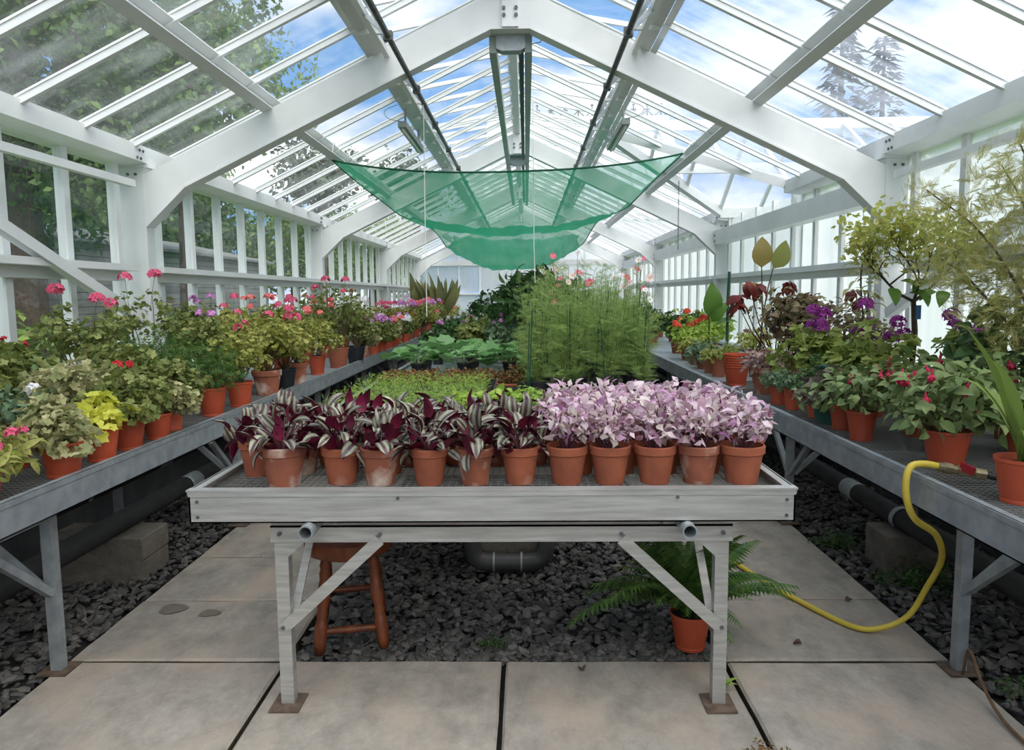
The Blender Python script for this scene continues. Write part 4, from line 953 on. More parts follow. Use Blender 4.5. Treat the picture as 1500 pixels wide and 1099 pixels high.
# ------------------------------------------------------------------ seedling trays
def tray(x, y, w_, l_, label, lm, n, size, tpl, h, seed, group, name='seedling_tray'):
    r = tag(empty(name, (x, y, TZ)), label, 'seed tray', group)
    m = MB(); hh = .045; t = .004; m.box(-w_ / 2, w_ / 2, -l_ / 2, l_ / 2, 0, .006)
    for a in (-1, 1): m.box(a * w_ / 2 - t, a * w_ / 2 + t, -l_ / 2, l_ / 2, 0, hh); m.box(-w_ / 2, w_ / 2, a * l_ / 2 - t, a * l_ / 2 + t, 0, hh)
    m.build('tray', 'black', r); MB().box(-w_ / 2 + t, w_ / 2 - t, -l_ / 2 + t, l_ / 2 - t, .006, hh - .006).build('compost', 'soil', r)
    g = np.random.default_rng(seed); nx, ny = 8, 5; cx = (g.integers(0, nx, n) + .5) / nx - .5; cy = (g.integers(0, ny, n) + .5) / ny - .5
    P = np.stack([cx * w_ * .97 + g.normal(0, .018, n), cy * l_ * .97 + g.normal(0, .018, n), hh + h * g.uniform(.1, 1, n)], 1); nr = np.tile([0, 0, 1.], (n, 1)) + g.normal(0, .5, (n, 3)); d = g.normal(0, 1, (n, 3)) * [1, 1, .4] + [0, 0, .35]
    V, F = place(tpl, P, d, nr, size * g.uniform(.6, 1.2, n)); f = link('foliage', np_mesh('foliage', [(V, F, 0)], [lm]), r); f['kind'] = 'stuff'
    return r
GS = 'trays of fine lime green seedlings'
k = 0
for r_, yy in enumerate((3.98, 4.3, 4.62, 4.94, 5.26)):
    for xx in (-.81, -.37):
        tray(xx + .0, yy + .0, .43, .30, 'tray of fine lime seedlings, %s tray from the purple pots %s' % (ORD[r_], 'along the bench edge' if xx < -.6 else 'beside the bench middle'), 'g_seed', 620, .034, 'pin', .10, 200 + k, GS); k += 1
tray(-.28, 3.62, .42, .30, 'tray of broad leaved lime green seedlings beside the pink pots', 'g_lime', 150, .075, 'wide', .07, 250, None)
tray(-.13, 4.32, .36, .30, 'second tray of broad lime seedlings, farther behind the pink pots', 'g_lime', 150, .072, 'wide', .07, 251, None)
tray(-.78, 3.62, .5, .26, 'narrow tray of leafy lime seedlings directly behind the purple pots', 'g_lime', 150, .05, 'ovate', .07, 252, None)
GB = 'trays of bronze leaved seedlings'
for k, (xx, yy) in enumerate(((-.82, 5.66), (-.37, 5.66), (-.82, 5.98), (-.37, 5.98))): tray(xx, yy, .43, .30, 'tray of bronze brown seedlings behind the lime ones, %s' % ('nearer, at the bench edge', 'nearer, toward the feathery plants', 'farther, at the bench edge', 'farther, toward the feathery plants')[k], 'g_bronze', 420, .036, 'ovate', .05, 300 + k, GB)
br = bush('brz', .10, .1, 220, 'ovate', 'g_bronze', .03, 310, 'stem_br', 10, .2)
for xx, yy, l in ((-.02, 5.35, 'low terracotta pan of bronze seedlings beside the feathery plants'), (.0, 5.75, 'low terracotta pan of bronze seedlings behind its twin')): plant('bronze_pan', l, 'plant', xx, yy, ('terra', .2, .075), br)
cl = bush('lowg', .09, .11, 200, 'simple', 'g_seed', .035, 311, 'stem', 10, .1)
for xx, yy in ((.12, 4.15), (.3, 4.2), (.12, 4.42)): plant('small_seedling_pot', 'small black pot of young green seedlings between the trays and pink pots', 'plant', xx, yy, ('black', .12, .07), cl, group='small black seedling pots')
for xx, yy in ((.02, 4.75), (.1, 5.05)): plant('empty_pot', 'empty black pot of soil at the foot of the feathery plants', 'pot', xx, yy, ('black', .13, .11), None, group='empty black pots')
# squash plants
GC = 'young squash plants'
for k, (xx, yy) in enumerate(((-.85, 6.55), (-.45, 6.6), (-.05, 6.65), (-.85, 7.1), (-.4, 7.15), (-.02, 7.2), (-.8, 7.65), (-.3, 7.7))):
    lv = scatter_leaves(LEAF['cuc'], 13, 400 + k, .27, .1, .18, (-.15, .35), .02)
    r = plant('squash_plant', 'squash plant with broad leaves, %s row behind bronze trays, %s' % (ORD[k // 3], ('at the bench edge', 'in the middle', 'beside the feathery plants')[k % 3]), 'plant', xx, yy, ('black', .13, .11), None, lv, group=GC)
    m = MB(); 
    for _, mt in lv: p = mt.translation; m.tube([(0, 0, .08), (p.x * .5, p.y * .5, .09 + p.z * .7), (p.x, p.y, p.z + .09)], [.004, .003, .003], 4, cap=False)
    m.build('stem', 'stem', r)
# mixed green pots further back
mid = [bush(('mid', k), .24 + .05 * k, .19, 330, t, lm, sz, 420 + k, 'stem', 12, .15) for k, (t, lm, sz) in enumerate((('round', 'g_dark', .06), ('ovate', 'g_pel', .06), ('simple', 'g_blue', .06)))]
k = 0
for yy in (8.15, 8.55, 8.95, 9.4, 9.85, 10.4, 11.0, 11.6, 12.3, 13.0, 13.8):
    for xx in (-.85, -.48, -.12):
        if xx > -.2 and yy > 9.6: continue
        v = k % 3; k += 1
        bc = g5.choice(['f_lilac', 'f_white', 'f_white'])
        plant('bedding_plant', 'low leafy bedding plant %s beyond the squash plants' % (('with mauve blooms' if bc == 'f_lilac' else 'with white blooms') if k % 2 else 'without blooms'), 'plant', xx + g5.uniform(-.04, .04), yy, ('black', .14, .12), mid[v], flowers=(FLS[bc], 3, .04, 1.0) if k % 2 else None, group='low bedding plants on the middle bench', s=1.05)

# ------------------------------------------------------------------ feathery cosmos
def cosmos(key, seed, h=.74, r=.17, n=200):
    g = np.random.default_rng(seed); m = MB(); pts = []
    for i in range(12):
        a = g.uniform(0, 2 * PI); e = Vector((r * .95 * math.cos(a) * g.uniform(.2, 1), r * .75 * math.sin(a) * g.uniform(.2, 1), h * g.uniform(.55, 1.12))); b = Vector((g.normal(0, .02), g.normal(0, .02), -.02)); P = [b, b.lerp(e, .5) + Vector((g.normal(0, .02), g.normal(0, .02), 0)), e]
        m.tube(P, [.003, .0024, .0012], 3, cap=False)
        pts += [b.lerp(e, t) for t in g.uniform(.04, 1, n // 12)]
    P = np.array([tuple(p) for p in pts]); k = len(P); a = g.uniform(0, 2 * PI, k); d = np.stack([np.cos(a), np.sin(a), g.uniform(-.35, .9, k)], 1); nr = g.normal(0, 1, (k, 3)) + [0, 0, 1]
    V, F = place(t_feather(seed, 8, .013), P, d, nr, g.uniform(.08, .15, k) * (1 - .25 * P[:, 2] / h)); fol = np_mesh('foliage', [(V, F, 0)], ['g_cosmos'])
    pts.sort(key=lambda p: -p.z); tips = np.array([tuple(p) for p in pts[:14]]); return (fol, m.mesh('stem', 'stem'), tips)
CV = [cosmos('c', 500 + k) for k in range(4)]
DA = [daisy('f_cream', .032), daisy('f_white', .028), daisy('f_pink', .03)]
k = 0
for r_, yy in enumerate((5.0, 5.3, 5.62, 5.95, 6.3, 6.7, 7.15, 7.6)):
    for c in range(4):
        xx = .15 + .235 * c + (.09 if r_ % 2 else 0) + g5.uniform(-.05, .05); xx = min(xx, .94)
        if r_ > 4 and c == 0: xx -= .05
        k += 1
        plant('cosmos_plant', 'tall feathery cosmos%s in the thicket behind the pink pots, %s row' % (' in flower' if k % 2 == 0 else ' without open flowers', ORD[r_]), 'plant', xx, yy + g5.uniform(-.04, .04), ('black', .15, .13), CV[k % 4], rz=0, flowers=(DA, 2, .05, 1.0) if k % 2 == 0 else None, group='tall feathery cosmos thicket', s=(1.0, .84, 1.1, .92, .74, 1.04, .88)[k % 7], stakes=[(g5.uniform(-.06, .06), g5.uniform(-.1, .06), g5.uniform(.38, .64)) for _ in range(1 + k % 2)])
# taller shrubs behind them
sh = bush('shrubd', .62, .3, 700, 'ovate', 'g_dark', .075, 540, 'stem_br', 20, .2)
plant('leafy_shrub', 'dark glossy shrub on the middle bench beyond the bedding plants', 'shrub', -.42, 11.2, ('brown', .25, .22), sh)
plant('leafy_shrub', 'second dark shrub just behind the feathery thicket', 'shrub', .05, 9.2, ('brown', .25, .22), sh, s=.9)
tl = bush('tallb', .85, .36, 520, 'narrow', 'g_dark', .15, 541, 'stem_br', 20, .35, up=.2)
plant('broad_shrub', 'tall broad leaved shrub rising under the lowest fold of the net', 'shrub', .1, 8.3, ('brown', .25, .22), tl)
plant('broad_shrub', 'tall dark shrub behind the feathery thicket near the whitewashed wall', 'shrub', .55, 8.9, ('brown', .25, .22), tl, s=.9)
sl = bush('silv', .5, .34, 620, 'simple', 'g_blue', .07, 542, 'stem', 18, .15)
for k, (xx, yy) in enumerate(((.5, 10.2), (.0, 12.4), (.6, 12.0))): plant('grey_shrub', 'grey green shrub far along the middle bench', 'shrub', xx, yy, ('brown', .2, .18), sl, group='grey shrubs at the bench end')

# ------------------------------------------------------------------ bench along the clear glass: geraniums
B = {}
B['pel'] = [bush(('pel', k), .26, .2, 560, 'round2', 'g_pel', .045, 600 + k, 'stem_br', 14, .2) for k in range(3)]
B['pelt'] = [bush(('pelt', k), .46, .27, 900, 'round', 'g_pely', .038, 610 + k, 'stem_br', 20, .28) for k in range(3)]
B['peltg'] = [bush(('peltg', k), .46, .27, 900, 'round', 'g_pel', .040, 620 + k, 'stem_br', 20, .28) for k in range(2)]
B['var'] = [bush(('var', k), .24, .21, 640, 'round2', 'g_var', .038, 630 + k, 'stem', 14, .1) for k in range(3)]
B['varl'] = [bush(('varl', k), .15, .19, 460, 'round2', 'g_var', .042, 640 + k, 'stem', 12, .05) for k in range(2)]
B['cut'] = [bush(('cut', k), .3, .22, 420, 'pin', 'g_fern', .10, 650 + k, 'stem', 14, .15, up=.7) for k in range(2)]
B['blue'] = [bush('blue', .2, .2, 420, 'simple', 'g_blue', .05, 660, 'stem', 14, .1)]
B['chart'] = [bush('chart', .12, .11, 110, 'round2', 'g_chart', .062, 661, 'stem', 10, .1)]
B['trail'] = [bush('trail', .12, .19, 320, 'narrow', 'g_pely', .06, 662, 'stem', 14, .0)]
B['air'] = [bush(('air', k), .58, .28, 420, 'round', 'g_pel', .042, 670 + k, 'stem_br', 12, .45, irregular=.5) for k in range(2)]
def P_(kind, i=0): return B[kind][i % len(B[kind])]
RED, SAL, LIL, WHI, PIN = FL['f_pink'], FL['f_salmon'], FL['f_lilac'], FL['f_white'], FLS['f_pink']
PL = 'plastic'
left = [  # x, y, pot, foliage, flowers, scale, label
 (-1.80, 2.52, (PL, .15, .13), P_('trail'), (PIN, 5, .03, .8), 1.0, 'trailing pale plant with small pink flowers spilling over the rim at the near end'),
 (-1.745, 2.90, (PL, .165, .14), P_('varl'), None, 1.0, 'orange plastic pot of crinkled cream-edged geranium, near end of the bench'),
 (-1.755, 3.19, (PL, .155, .15), P_('chart'), None, 1.0, 'bright chartreuse leaved plant in orange plastic pot'),
 (-1.76, 3.43, (PL, .152, .145), P_('pel', 0), (FLS['f_red'], 2, .02, .9), .95, 'scented geranium with one red bloom beside the chartreuse plant'),
 (-1.755, 3.69, (PL, .15, .13), P_('var', 0), None, .8, 'shallow orange pot of cream mottled geranium, fourth from the near end'),
 (-1.80, 3.93, (PL, .145, .17), P_('pel', 1), None, .85, 'taller tan pot of rounded geranium standing just behind the shallow pot'),
 (-1.775, 4.41, (PL, .168, .17), P_('cut', 0), None, .9, 'dark ferny leaved geranium in tan plastic pot'),
 (-1.755, 4.79, (PL, .172, .16), P_('pelt', 0), (PIN, 2, .04, 1), .75, 'orange-red pot of airy yellow green geranium after the ferny one'),
 (-1.77, 5.35, ('terra_old', .213, .18), P_('pelt', 1), (RED, 2, .04, 1), .95, 'bushy golden geranium in a lime-stained clay pot'),
 (-1.74, 5.66, ('black', .175, .16), P_('pelt', 2), (RED, 3, .05, 1), .85, 'golden geranium in a black pot beside the lime-stained clay pot'),
 (-1.76, 6.05, ('terra_old', .165, .17), P_('pelt', 0), (SAL, 2, .05, 1), .85, 'golden geranium in narrow weathered clay pot'),
 (-1.79, 6.73, (PL, .16, .17), P_('pelt', 1), (SAL, 2, .06, 1), .85, 'golden geranium in bright red plastic pot'),
 (-1.76, 7.38, ('brown', .22, .2), P_('air', 0), (RED, 5, .06, 1.1), 1.0, 'tall open geranium with woody stems in wide brown pot'),
 (-1.70, 7.88, ('black', .21, .18), P_('peltg', 0), (WHI, 2, .04, .8), .9, 'bushy green geranium in wide black pot'),
 (-1.72, 8.33, ('terra_old', .14, .16), P_('var', 1), (LIL, 3, .05, 1), 1.0, 'pale mottled geranium in a slim weathered pot'),
 (-1.70, 8.8, (PL, .145, .16), P_('pel', 2), (LIL, 6, .04, 1), 1.0, 'lilac flowered geranium in tan pot, first of the lilac ones'),
 (-1.69, 9.22, (PL, .15, .16), P_('pel', 0), (LIL, 8, .04, 1.1), 1.0, 'heavily blooming lilac geranium in tan pot'),
 (-1.70, 9.75, (PL, .15, .15), P_('pel', 1), (LIL, 6, .03, 1.1), 1.0, 'lilac geranium drooping over the rim beyond the heavy bloomer'),
 # second row
 (-2.10, 2.62, (PL, .16, .15), P_('varl', 1), None, 1.1, 'mottled geranium behind the trailing plant at the near end'),
 (-2.05, 3.05, (PL, .16, .15), P_('blue'), (FLS['f_white'], 3, .03, 1.1), 1.0, 'grey green plant with white blossoms behind the chartreuse one'),
 (-2.45, 2.95, (PL, .18, .17), P_('var', 2), None, 1.25, 'large mottled geranium against the glass at the near end'),
 (-2.10, 3.50, (PL, .17, .16), P_('var', 0), None, 1.15, 'spreading cream mottled geranium in the second row'),
 (-2.50, 3.55, (PL, .18, .18), P_('pel', 2), (FLS['f_red'], 2, .02, .8), 1.3, 'rusty tinged geranium by the glass in the back row'),
 (-2.10, 4.02, (PL, .17, .16), P_('pel', 0), None, 1.15, 'rounded green geranium in the second row behind the tan pot'),
 (-2.14, 4.55, (PL, .18, .17), P_('cut', 1), None, 1.25, 'large dark ferny geranium in the second row'),
 (-2.46, 4.30, ('terra', .2, .19), P_('air', 1), (RED, 3, .08, 1.2), .95, 'leggy geranium with bare branches and deep pink heads before the white post'),
 (-2.48, 5.0, ('terra', .2, .19), P_('air', 0), (RED, 2, .08, 1.1), .92, 'second leggy geranium by the white post, pink heads above'),
 (-2.12, 5.12, (PL, .18, .17), P_('peltg', 1), (LIL, 3, .05, .8), .9, 'green geranium with small lilac flowers in the second row'),
 (-2.2, 5.75, (PL, .18, .17), P_('pelt', 2), (RED, 2, .05, 1), 1.0, 'golden geranium with a red head in the second row'),
 (-2.15, 6.35, (PL, .18, .17), P_('pelt', 0), (SAL, 6, .07, 1), 1.05, 'golden geranium crowned with many salmon heads'),
 (-2.5, 6.1, (PL, .18, .17), P_('peltg', 0), (LIL, 3, .05, 1), 1.05, 'green geranium with lilac heads tight against the glass'),
 (-2.2, 7.0, (PL, .18, .17), P_('peltg', 1), (RED, 3, .07, 1.1), 1.05, 'green geranium with pink heads behind the red plastic pot'),
 (-2.2, 7.8, (PL, .18, .17), P_('air', 1), (RED, 3, .08, 1.2), .95, 'open geranium with pink heads in the second row, beyond the brown pot'),
]
for x, y, pot, fo, flw, s_, lab in left: plant('potted_geranium' if 'geranium' in lab else 'potted_plant', lab, 'plant', x, y, pot, fo, flowers=flw, s=s_)
m = MB(); m.bar((0, 0, 0), (.012, .01, .10), .022, .003, (0, 1, 0)); tag(m.build('plant_label', 'tag', None, loc=(-1.78, 3.03, .92)), 'white plastic plant label stuck beside the chartreuse plant', 'plant label')
gl = random.Random(21); y = 8.6; i = 0
cols = [RED, SAL, LIL, LIL, RED, WHI]
while y < 19.5:
    for x in ((-2.2,) if y < 10 else (-1.74, -2.2)):
        fc_ = gl.choice(cols); fn = {RED: 'pink', SAL: 'salmon', LIL: 'lilac', WHI: 'white'}[fc_]
        plant('potted_geranium', 'small distant geranium with %s heads, %s row toward the far end' % (fn, 'front' if x > -2 else 'back'), 'plant', x + gl.uniform(-.05, .05), y, (gl.choice([PL, PL, 'brown', 'terra']), .16, .16), P_(gl.choice(['pel', 'pelt', 'peltg', 'var', 'pelt']), i), flowers=(fc_, gl.randint(3, 7), .05, 1.25), group='distant row of flowering geraniums', s=gl.uniform(.8, 1.05)); i += 1
    y += .52
# upright flat-stemmed succulent near the far end
lv = []
for k in range(34):
    a = gl.uniform(0, 2 * PI); q = gl.uniform(0, .35); el = gl.uniform(.95, 1.5); d = Vector((math.cos(a) * math.cos(el), math.sin(a) * math.cos(el), math.sin(el))); x = Vector((1, gl.uniform(-.5, .5), 0)); x = (x - x.dot(d) * d).normalized(); z = x.cross(d); p = Vector((q * math.cos(a), q * math.sin(a), 0)); s_ = gl.uniform(.6, .95)
    lv.append((LEAF['cact'][0], Matrix(((x.x, d.x, z.x, p.x), (x.y, d.y, z.y, p.y), (x.z, d.z, z.z, p.z), (0, 0, 0, 1))) @ Matrix.Scale(s_, 4)))
plant('upright_succulent', 'tall clump of flat upright olive stems above the distant geraniums', 'plant', -1.95, 16.0, ('brown', .4, .3), None, lv)
# ------------------------------------------------------------------ bench along the whitewashed wall
B['fuch'] = [bush(('fuch', k), .26, .24, 260, 'ovate', 'g_fuchi', .06, 700 + k, 'stem_br', 14, .1, up=.8) for k in range(2)]
B['col'] = [bush(('col', k), .5, .3, 620, 'ovate', 'g_coleus', .06, 710 + k, 'stem_br', 20, .25) for k in range(2)]
B['heu'] = [bush('heu', .13, .15, 160, 'round2', 'g_heu', .07, 720, 'stem_pu', 12, .1)]
B['psm'] = [bush('psm', .16, .17, 330, 'simple', 'p_small', .045, 721, 'stem_pu', 14, .1)]
B['mag'] = [bush(('mag', k), .32, .22, 420, 'round2', 'g_mag', .06, 722 + k, 'stem', 14, .15, up=.8) for k in range(2)]
B['cit'] = [bush(('cit', k), .42, .28, 380, 'ovate', 'g_dark', .075, 725 + k, 'stem_br', 18, .2) for k in range(2)]
B['suc'] = [bush('suc', .1, .14, 150, 'narrow', 'g_blue', .08, 728, 'stem', 10, .05, up=.9)]
B['yel'] = [bush('yel', .16, .16, 260, 'simple', 'g_yel', .04, 729, 'stem', 12, .1)]
B['scar'] = [bush('scar', .34, .26, 380, 'ovate', 'g_lime', .07, 730, 'stem', 16, .15)]
def fuchsia(x, y, pot, seed, label, s=1.0, nl=26, nf=9):
    g = random.Random(seed); lv = scatter_leaves(LEAF['fuch'], nl, seed, .24 * s, .27 * s, .085, (-.55, .45), .0)
    r = plant('fuchsia', label, 'plant', x, y, pot, P_('fuch', seed), lv, s=s)
    for i in range(nf):
        a = g.uniform(0, 2 * PI); q = g.uniform(.4, 1) * .22 * s; link('flower', FUCH, r, mtx=Matrix.Translation((q * math.cos(a), q * math.sin(a), pot[2] + g.uniform(.04, .26) * s)) @ Matrix.Rotation(g.uniform(-.5, .5), 4, 'X') @ Matrix.Scale(g.uniform(.9, 1.4), 4))
    return r
fuchsia(1.78, 2.99, (PL, .18, .15), 1, 'fuchsia with hanging crimson buds in orange pot, nearest to the hose end', 1.0, 34, 8)
fuchsia(1.90, 3.25, (PL, .16, .15), 2, 'fuchsia half hidden behind the hose-end fuchsia', 1.0, 26, 9)
fuchsia(1.69, 3.55, (PL, .14, .14), 3, 'fuchsia with pale pink and red flowers in small orange pot', .85, 26, 6)
fuchsia(2.0, 3.65, (PL, .15, .14), 4, 'fuchsia in the second row with scattered crimson flowers', 1.05, 26, 10)
fuchsia(2.12, 3.02, (PL, .16, .15), 5, 'fuchsia behind the strap leaved plant, crimson flowers on top', 1.15, 26, 10)
fuchsia(1.72, 3.83, (PL, .14, .13), 6, 'leafy fuchsia next to the grey-brown leaved plant', .8, 24, 4)
# strap leaved plant at the near end
gs = random.Random(31); lv = []
for k in range(11):
    a = (2.9, 3.6, 2.2, 4.3, .4, 1.2, 5.2, 3.2, 1.8, 0, 2.6)[k]; L_ = (.42, .36, .5, .34, .46, .5, .4, .55, .56, .4, .30)[k]; dr = (2.4, 2.9, 1.1, 2.6, 1.8, 1.2, 2.2, .9, .6, 2.0, 3.0)[k]
    lv.append((strap(L_, dr, .038), Matrix.Rotation(a, 4, 'Z')))
plant('strap_leaf_plant', 'strap leaved plant with arching pale green blades in orange pot, nearest corner', 'plant', 1.74, 2.47, (PL, .168, .15), None, lv, rz=0)
right = [
 (1.735, 4.20, ('plastic', .14, .13), P_('cit', 0), None, .5, 'small dark leaved plant in orange pot beside the teal trough'),
 (1.70, 4.50, (PL, .11, .13), P_('blue'), None, .55, 'small silvery plant in narrow brown red pot'),
 (1.69, 4.72, (PL, .12, .12), P_('blue'), None, .6, 'grey green bushy plant beside the chalky clay pot'),
 (1.77, 5.22, ('terra_old', .226, .19), P_('psm'), None, 1.0, 'pink speckled foliage plant in chalky weathered clay pot'),
 (1.72, 6.32, ('brown', .14, .15), P_('yel'), None, .9, 'small yellow mottled plant beside the stacked pots'),
 (1.74, 6.62, ('brown', .178, .15), P_('suc'), None, 1.1, 'low rosette of narrow blue green leaves in brown pot'),
 (1.76, 7.0, ('brown', .17, .14), P_('suc'), None, 1.1, 'second low rosette of narrow leaves in brown pot, farther along'),
 (1.78, 7.4, ('brown', .17, .14), P_('yel'), None, 1.0, 'yellow green ferny plant in brown pot beyond the rosettes'),
 (1.82, 7.95, ('brown', .2, .16), P_('scar'), (FL['f_scar'], 10, .03, 1.1), .9, 'lime leaved plant covered in scarlet flowers toward the far end'),
 (2.05, 4.25, (PL, .18, .17), P_('mag', 0), (FL['f_mag'], 7, .08, 1.3), 1.05, 'magenta flowered geranium behind the teal trough'),
 (1.95, 4.85, (PL, .18, .17), P_('mag', 1), (FL['f_mag'], 5, .08, 1.3), 1.0, 'lush green geranium with magenta heads beside the chalky pot'),
 (2.4, 4.05, (PL, .18, .17), P_('mag', 1), (FL['f_mag'], 4, .08, 1.2), .95, 'magenta geranium near the wall under the small tree'),
 (2.4, 3.55, ('brown', .2, .18), P_('cit', 1), None, 1.15, 'glossy dark leaved citrus-like bush by the whitewashed wall'),
 (2.42, 3.0, ('brown', .2, .18), P_('cit', 0), None, .9, 'shorter glossy bush by the wall behind the fuchsias'),
 (2.12, 5.75, ('brown', .22, .2), P_('col', 0), None, 1.1, 'big bush of muted red and green leaves by the wall'),
 (2.3, 5.2, ('brown', .2, .18), P_('col', 1), None, .85, 'bronze green bush with burgundy sprigs, next along the wall'),
 (2.2, 6.9, ('brown', .2, .18), P_('yel'), None, 1.4, 'pale yellow green foliage plant behind the rosettes'),
 (2.2, 8.6, ('brown', .2, .18), P_('scar'), None, 1.0, 'lime green leafy plant beyond the broad single leaf'),
 (2.3, 9.6, ('brown', .2, .18), P_('pel', 0), None, 1.2, 'rounded green plant against the far whitewashed wall'),
 (1.9, 8.9, ('brown', .2, .18), P_('cit', 1), None, .8, 'dark bush behind the scarlet flowers'),
]
for x, y, pot, fo, flw, s_, lab in right: plant('potted_plant' if 'geranium' not in lab else 'potted_geranium', lab, 'plant', x, y, pot, fo, flowers=flw, s=s_)
for k in range(12):
    plant('potted_plant', ('rounded green', 'lime leaved', 'dark glossy')[k % 3] + ' pot plant in the row nearing the far gable', 'plant', 1.85 + .4 * (k % 2), 10.4 + .6 * k, ('brown', .18, .16), P_(('pel', 'scar', 'cit')[k % 3], k), group='distant plants on the whitewashed side', s=.9)
# stack of empty pots
sp = tag(empty('pot_stack', (1.70, 5.72, TZ)), 'stack of nested orange plastic pots with bronze bush rising behind', 'pot stack')
for k in range(6):
    pm, _ = pot_mesh('plastic', .195, .15); link('nested_pot', pm, sp, loc=(0, 0, .018 * k))
# teal trough with grey-brown leaves
tt = tag(empty('plant_trough', (1.75, 4.02, TZ)), 'rounded teal plastic trough full of grey-brown ruffled leaves', 'plant trough')
m = MB().lathe([(0, 0), (.09, 0), (.1, .01), (.115, .14), (.125, .145), (.125, .16), (.115, .16), (.108, .13), (0, .13)], 24)
m.v = [(x * .9, y * 1.25, z) for x, y, z in m.v]; link('trough_body', smooth_by_angle(m.mesh('trough_body', 'teal')), tt)
a = [(-.11, 0, .12), (-.1, .0, .25), (-.05, .0, .285), (.05, .0, .285), (.1, .0, .25), (.11, 0, .12)]
MB().tube(spline([(y, x + .12, z) for x, y, z in a], 5), .012, 8).build('carry_handle', 'teal', tt, smooth=True)
q = link('foliage', P_('heu')[0], tt, loc=(0, -.05, .14)); q['kind'] = 'stuff'; link('stem', P_('heu')[1], tt, loc=(0, -.05, .14))
# big single leaves: rubber plant and copper-leaved ficus, dark red coleus sprigs
def leafm(p, d, s_, roll=0.0, face=(0, -1, .2)):
    d = Vector(d).normalized(); f = Vector(face); f = (f - f.dot(d) * d).normalized(); x = d.cross(f); R_ = Matrix.Rotation(roll, 3, d); x = R_ @ x; f = R_ @ f
    return Matrix(((x.x, d.x, f.x, p[0]), (x.y, d.y, f.y, p[1]), (x.z, d.z, f.z, p[2]), (0, 0, 0, 1))) @ Matrix.Scale(s_, 4)
rb = plant('rubber_plant', 'slender plant with one large glossy upright green leaf on dark stem', 'plant', 2.0, 7.95, ('brown', .2, .18), None, [(LEAF['rub'][0], leafm((.02, 0, .30), (.12, 0, 1), .36, .2)), (LEAF['rub'][0], leafm((.06, 0, .24), (.5, -.2, .7), .26, -.5)), (LEAF['rub'][0], leafm((.1, 0, .2), (1, -.1, .2), .24, .0, (0, -.3, 1)))], rz=0)
MB().tube([(.02, 0, .15), (.03, 0, .35), (.02, 0, .5)], .008, 6).build('stem', 'stem_br', rb); MB().tube([(.22, 0, .15), (.22, .0, .6), (.23, 0, .92)], .016, 8).build('support_pole', 'cane', rb)
fc = plant('copper_leaf_ficus', 'tall stem bearing two big copper tinged leaves above the burgundy sprigs', 'plant', 2.05, 6.3, ('brown', .22, .2), None, [(LEAF['ficus'][0], leafm((0, 0, .73), (.0, 0, 1), .25, -.15)), (LEAF['ficus'][0], leafm((.1, 0, .72), (.45, 0, 1), .25, .35)), (LEAF['ficus'][0], leafm((0, 0, .5), (-.7, 0, .4), .18, .2))], rz=0)
MB().tube([(0, 0, .17), (.02, 0, .5), (0, 0, .92)], [.009, .007, .004], 6).build('stem', 'stem_br', fc); MB().tube([(.02, 0, .5), (.06, 0, .75), (.1, 0, .92)], [.006, .005, .004], 6).build('stem', 'stem_br', fc)
gk = random.Random(5); lv = []
sprig = [(-.28, .52), (-.14, .6), (.1, .62), (-.22, .62), (.28, .52), (.02, .5), (.62, .55), (.66, .48), (-.3, .45), (.2, .48)]
for (px, pz) in sprig:
    for j in range(4): a = gk.uniform(0, 2 * PI); lv.append((LEAF['coleus'][0], leafm((px, gk.uniform(-.05, .05), pz), (math.cos(a), math.sin(a) * .6, gk.uniform(-1.2, .1)), gk.uniform(.09, .14), 0, (0, -.5, 1))))
rc = plant('burgundy_coleus', 'burgundy coleus sprigs with drooping toothed leaves over the bronze bush', 'plant', 2.08, 6.0, ('brown', .2, .18), None, lv, rz=0)
m = MB()
for (px, pz) in sprig: m.tube([(0, 0, .15), (px * .6, 0, .15 + pz * .5), (px, 0, pz + .16)], [.006, .005, .003], 5, cap=False)
m.build('stem', 'stem_pu', rc)

# small trees: open crown on a bare stem, and arching feathery branches
def branchy(key, trunk, levels, seed, spread=.6, r0=.014, up=.35):
    g = random.Random(seed); m = MB(); tips = []
    def grow(p, d, L_, r, lv):
        q = p + d * L_; mid = p.lerp(q, .5) + Vector((g.gauss(0, .02), g.gauss(0, .02), g.gauss(0, .02))) * L_ * 2; m.tube([p, mid, q], [r, r * .85, r * .7], 5, cap=False)
        tips.append((mid, d)); tips.append((q, d))
        if lv == 0: return
        for k in range(g.choice((2, 3))):
            e = (d + Vector((g.gauss(0, spread), g.gauss(0, spread), g.gauss(up, spread * .6)))).normalized(); grow(q, e, L_ * g.uniform(.65, .95), r * .62, lv - 1)
    m.tube([Vector(p) for p in trunk], [r0 * 1.2] * (len(trunk) - 1) + [r0], 7, cap=False)
    e = Vector(trunk[-1])
    for k in range(3): a = k * 2.1 + g.random(); grow(e, Vector((math.cos(a) * .8, math.sin(a) * .8, .6)).normalized(), .16, r0 * .7, levels)
    return m, tips
m, tips = branchy('t', [(0, 0, -.02), (.01, .0, .25), (0, .01, .42)], 3, 8)
tips = [t for t in tips if t[0].z > .5]
ft = tag(empty('small_tree', (2.32, 4.35, TZ)), 'small standard tree with bare forked stem and fine yellow green crown', 'tree')
pm, so = pot_mesh('brown', .26, .24); po = link('pot', pm, ft); link('soil', so, po); m.build('trunk', 'bark', ft, loc=(0, 0, .22))
g = np.random.default_rng(9); n = 1500; T = np.array([tuple(t[0]) for t in tips]); T = T[T[:, 2] > .56]; idx = g.integers(0, len(T), n); P = T[idx] * np.array([1.15, 1.15, 1.06]) + g.normal(0, .05, (n, 3)) + [0, 0, .03]
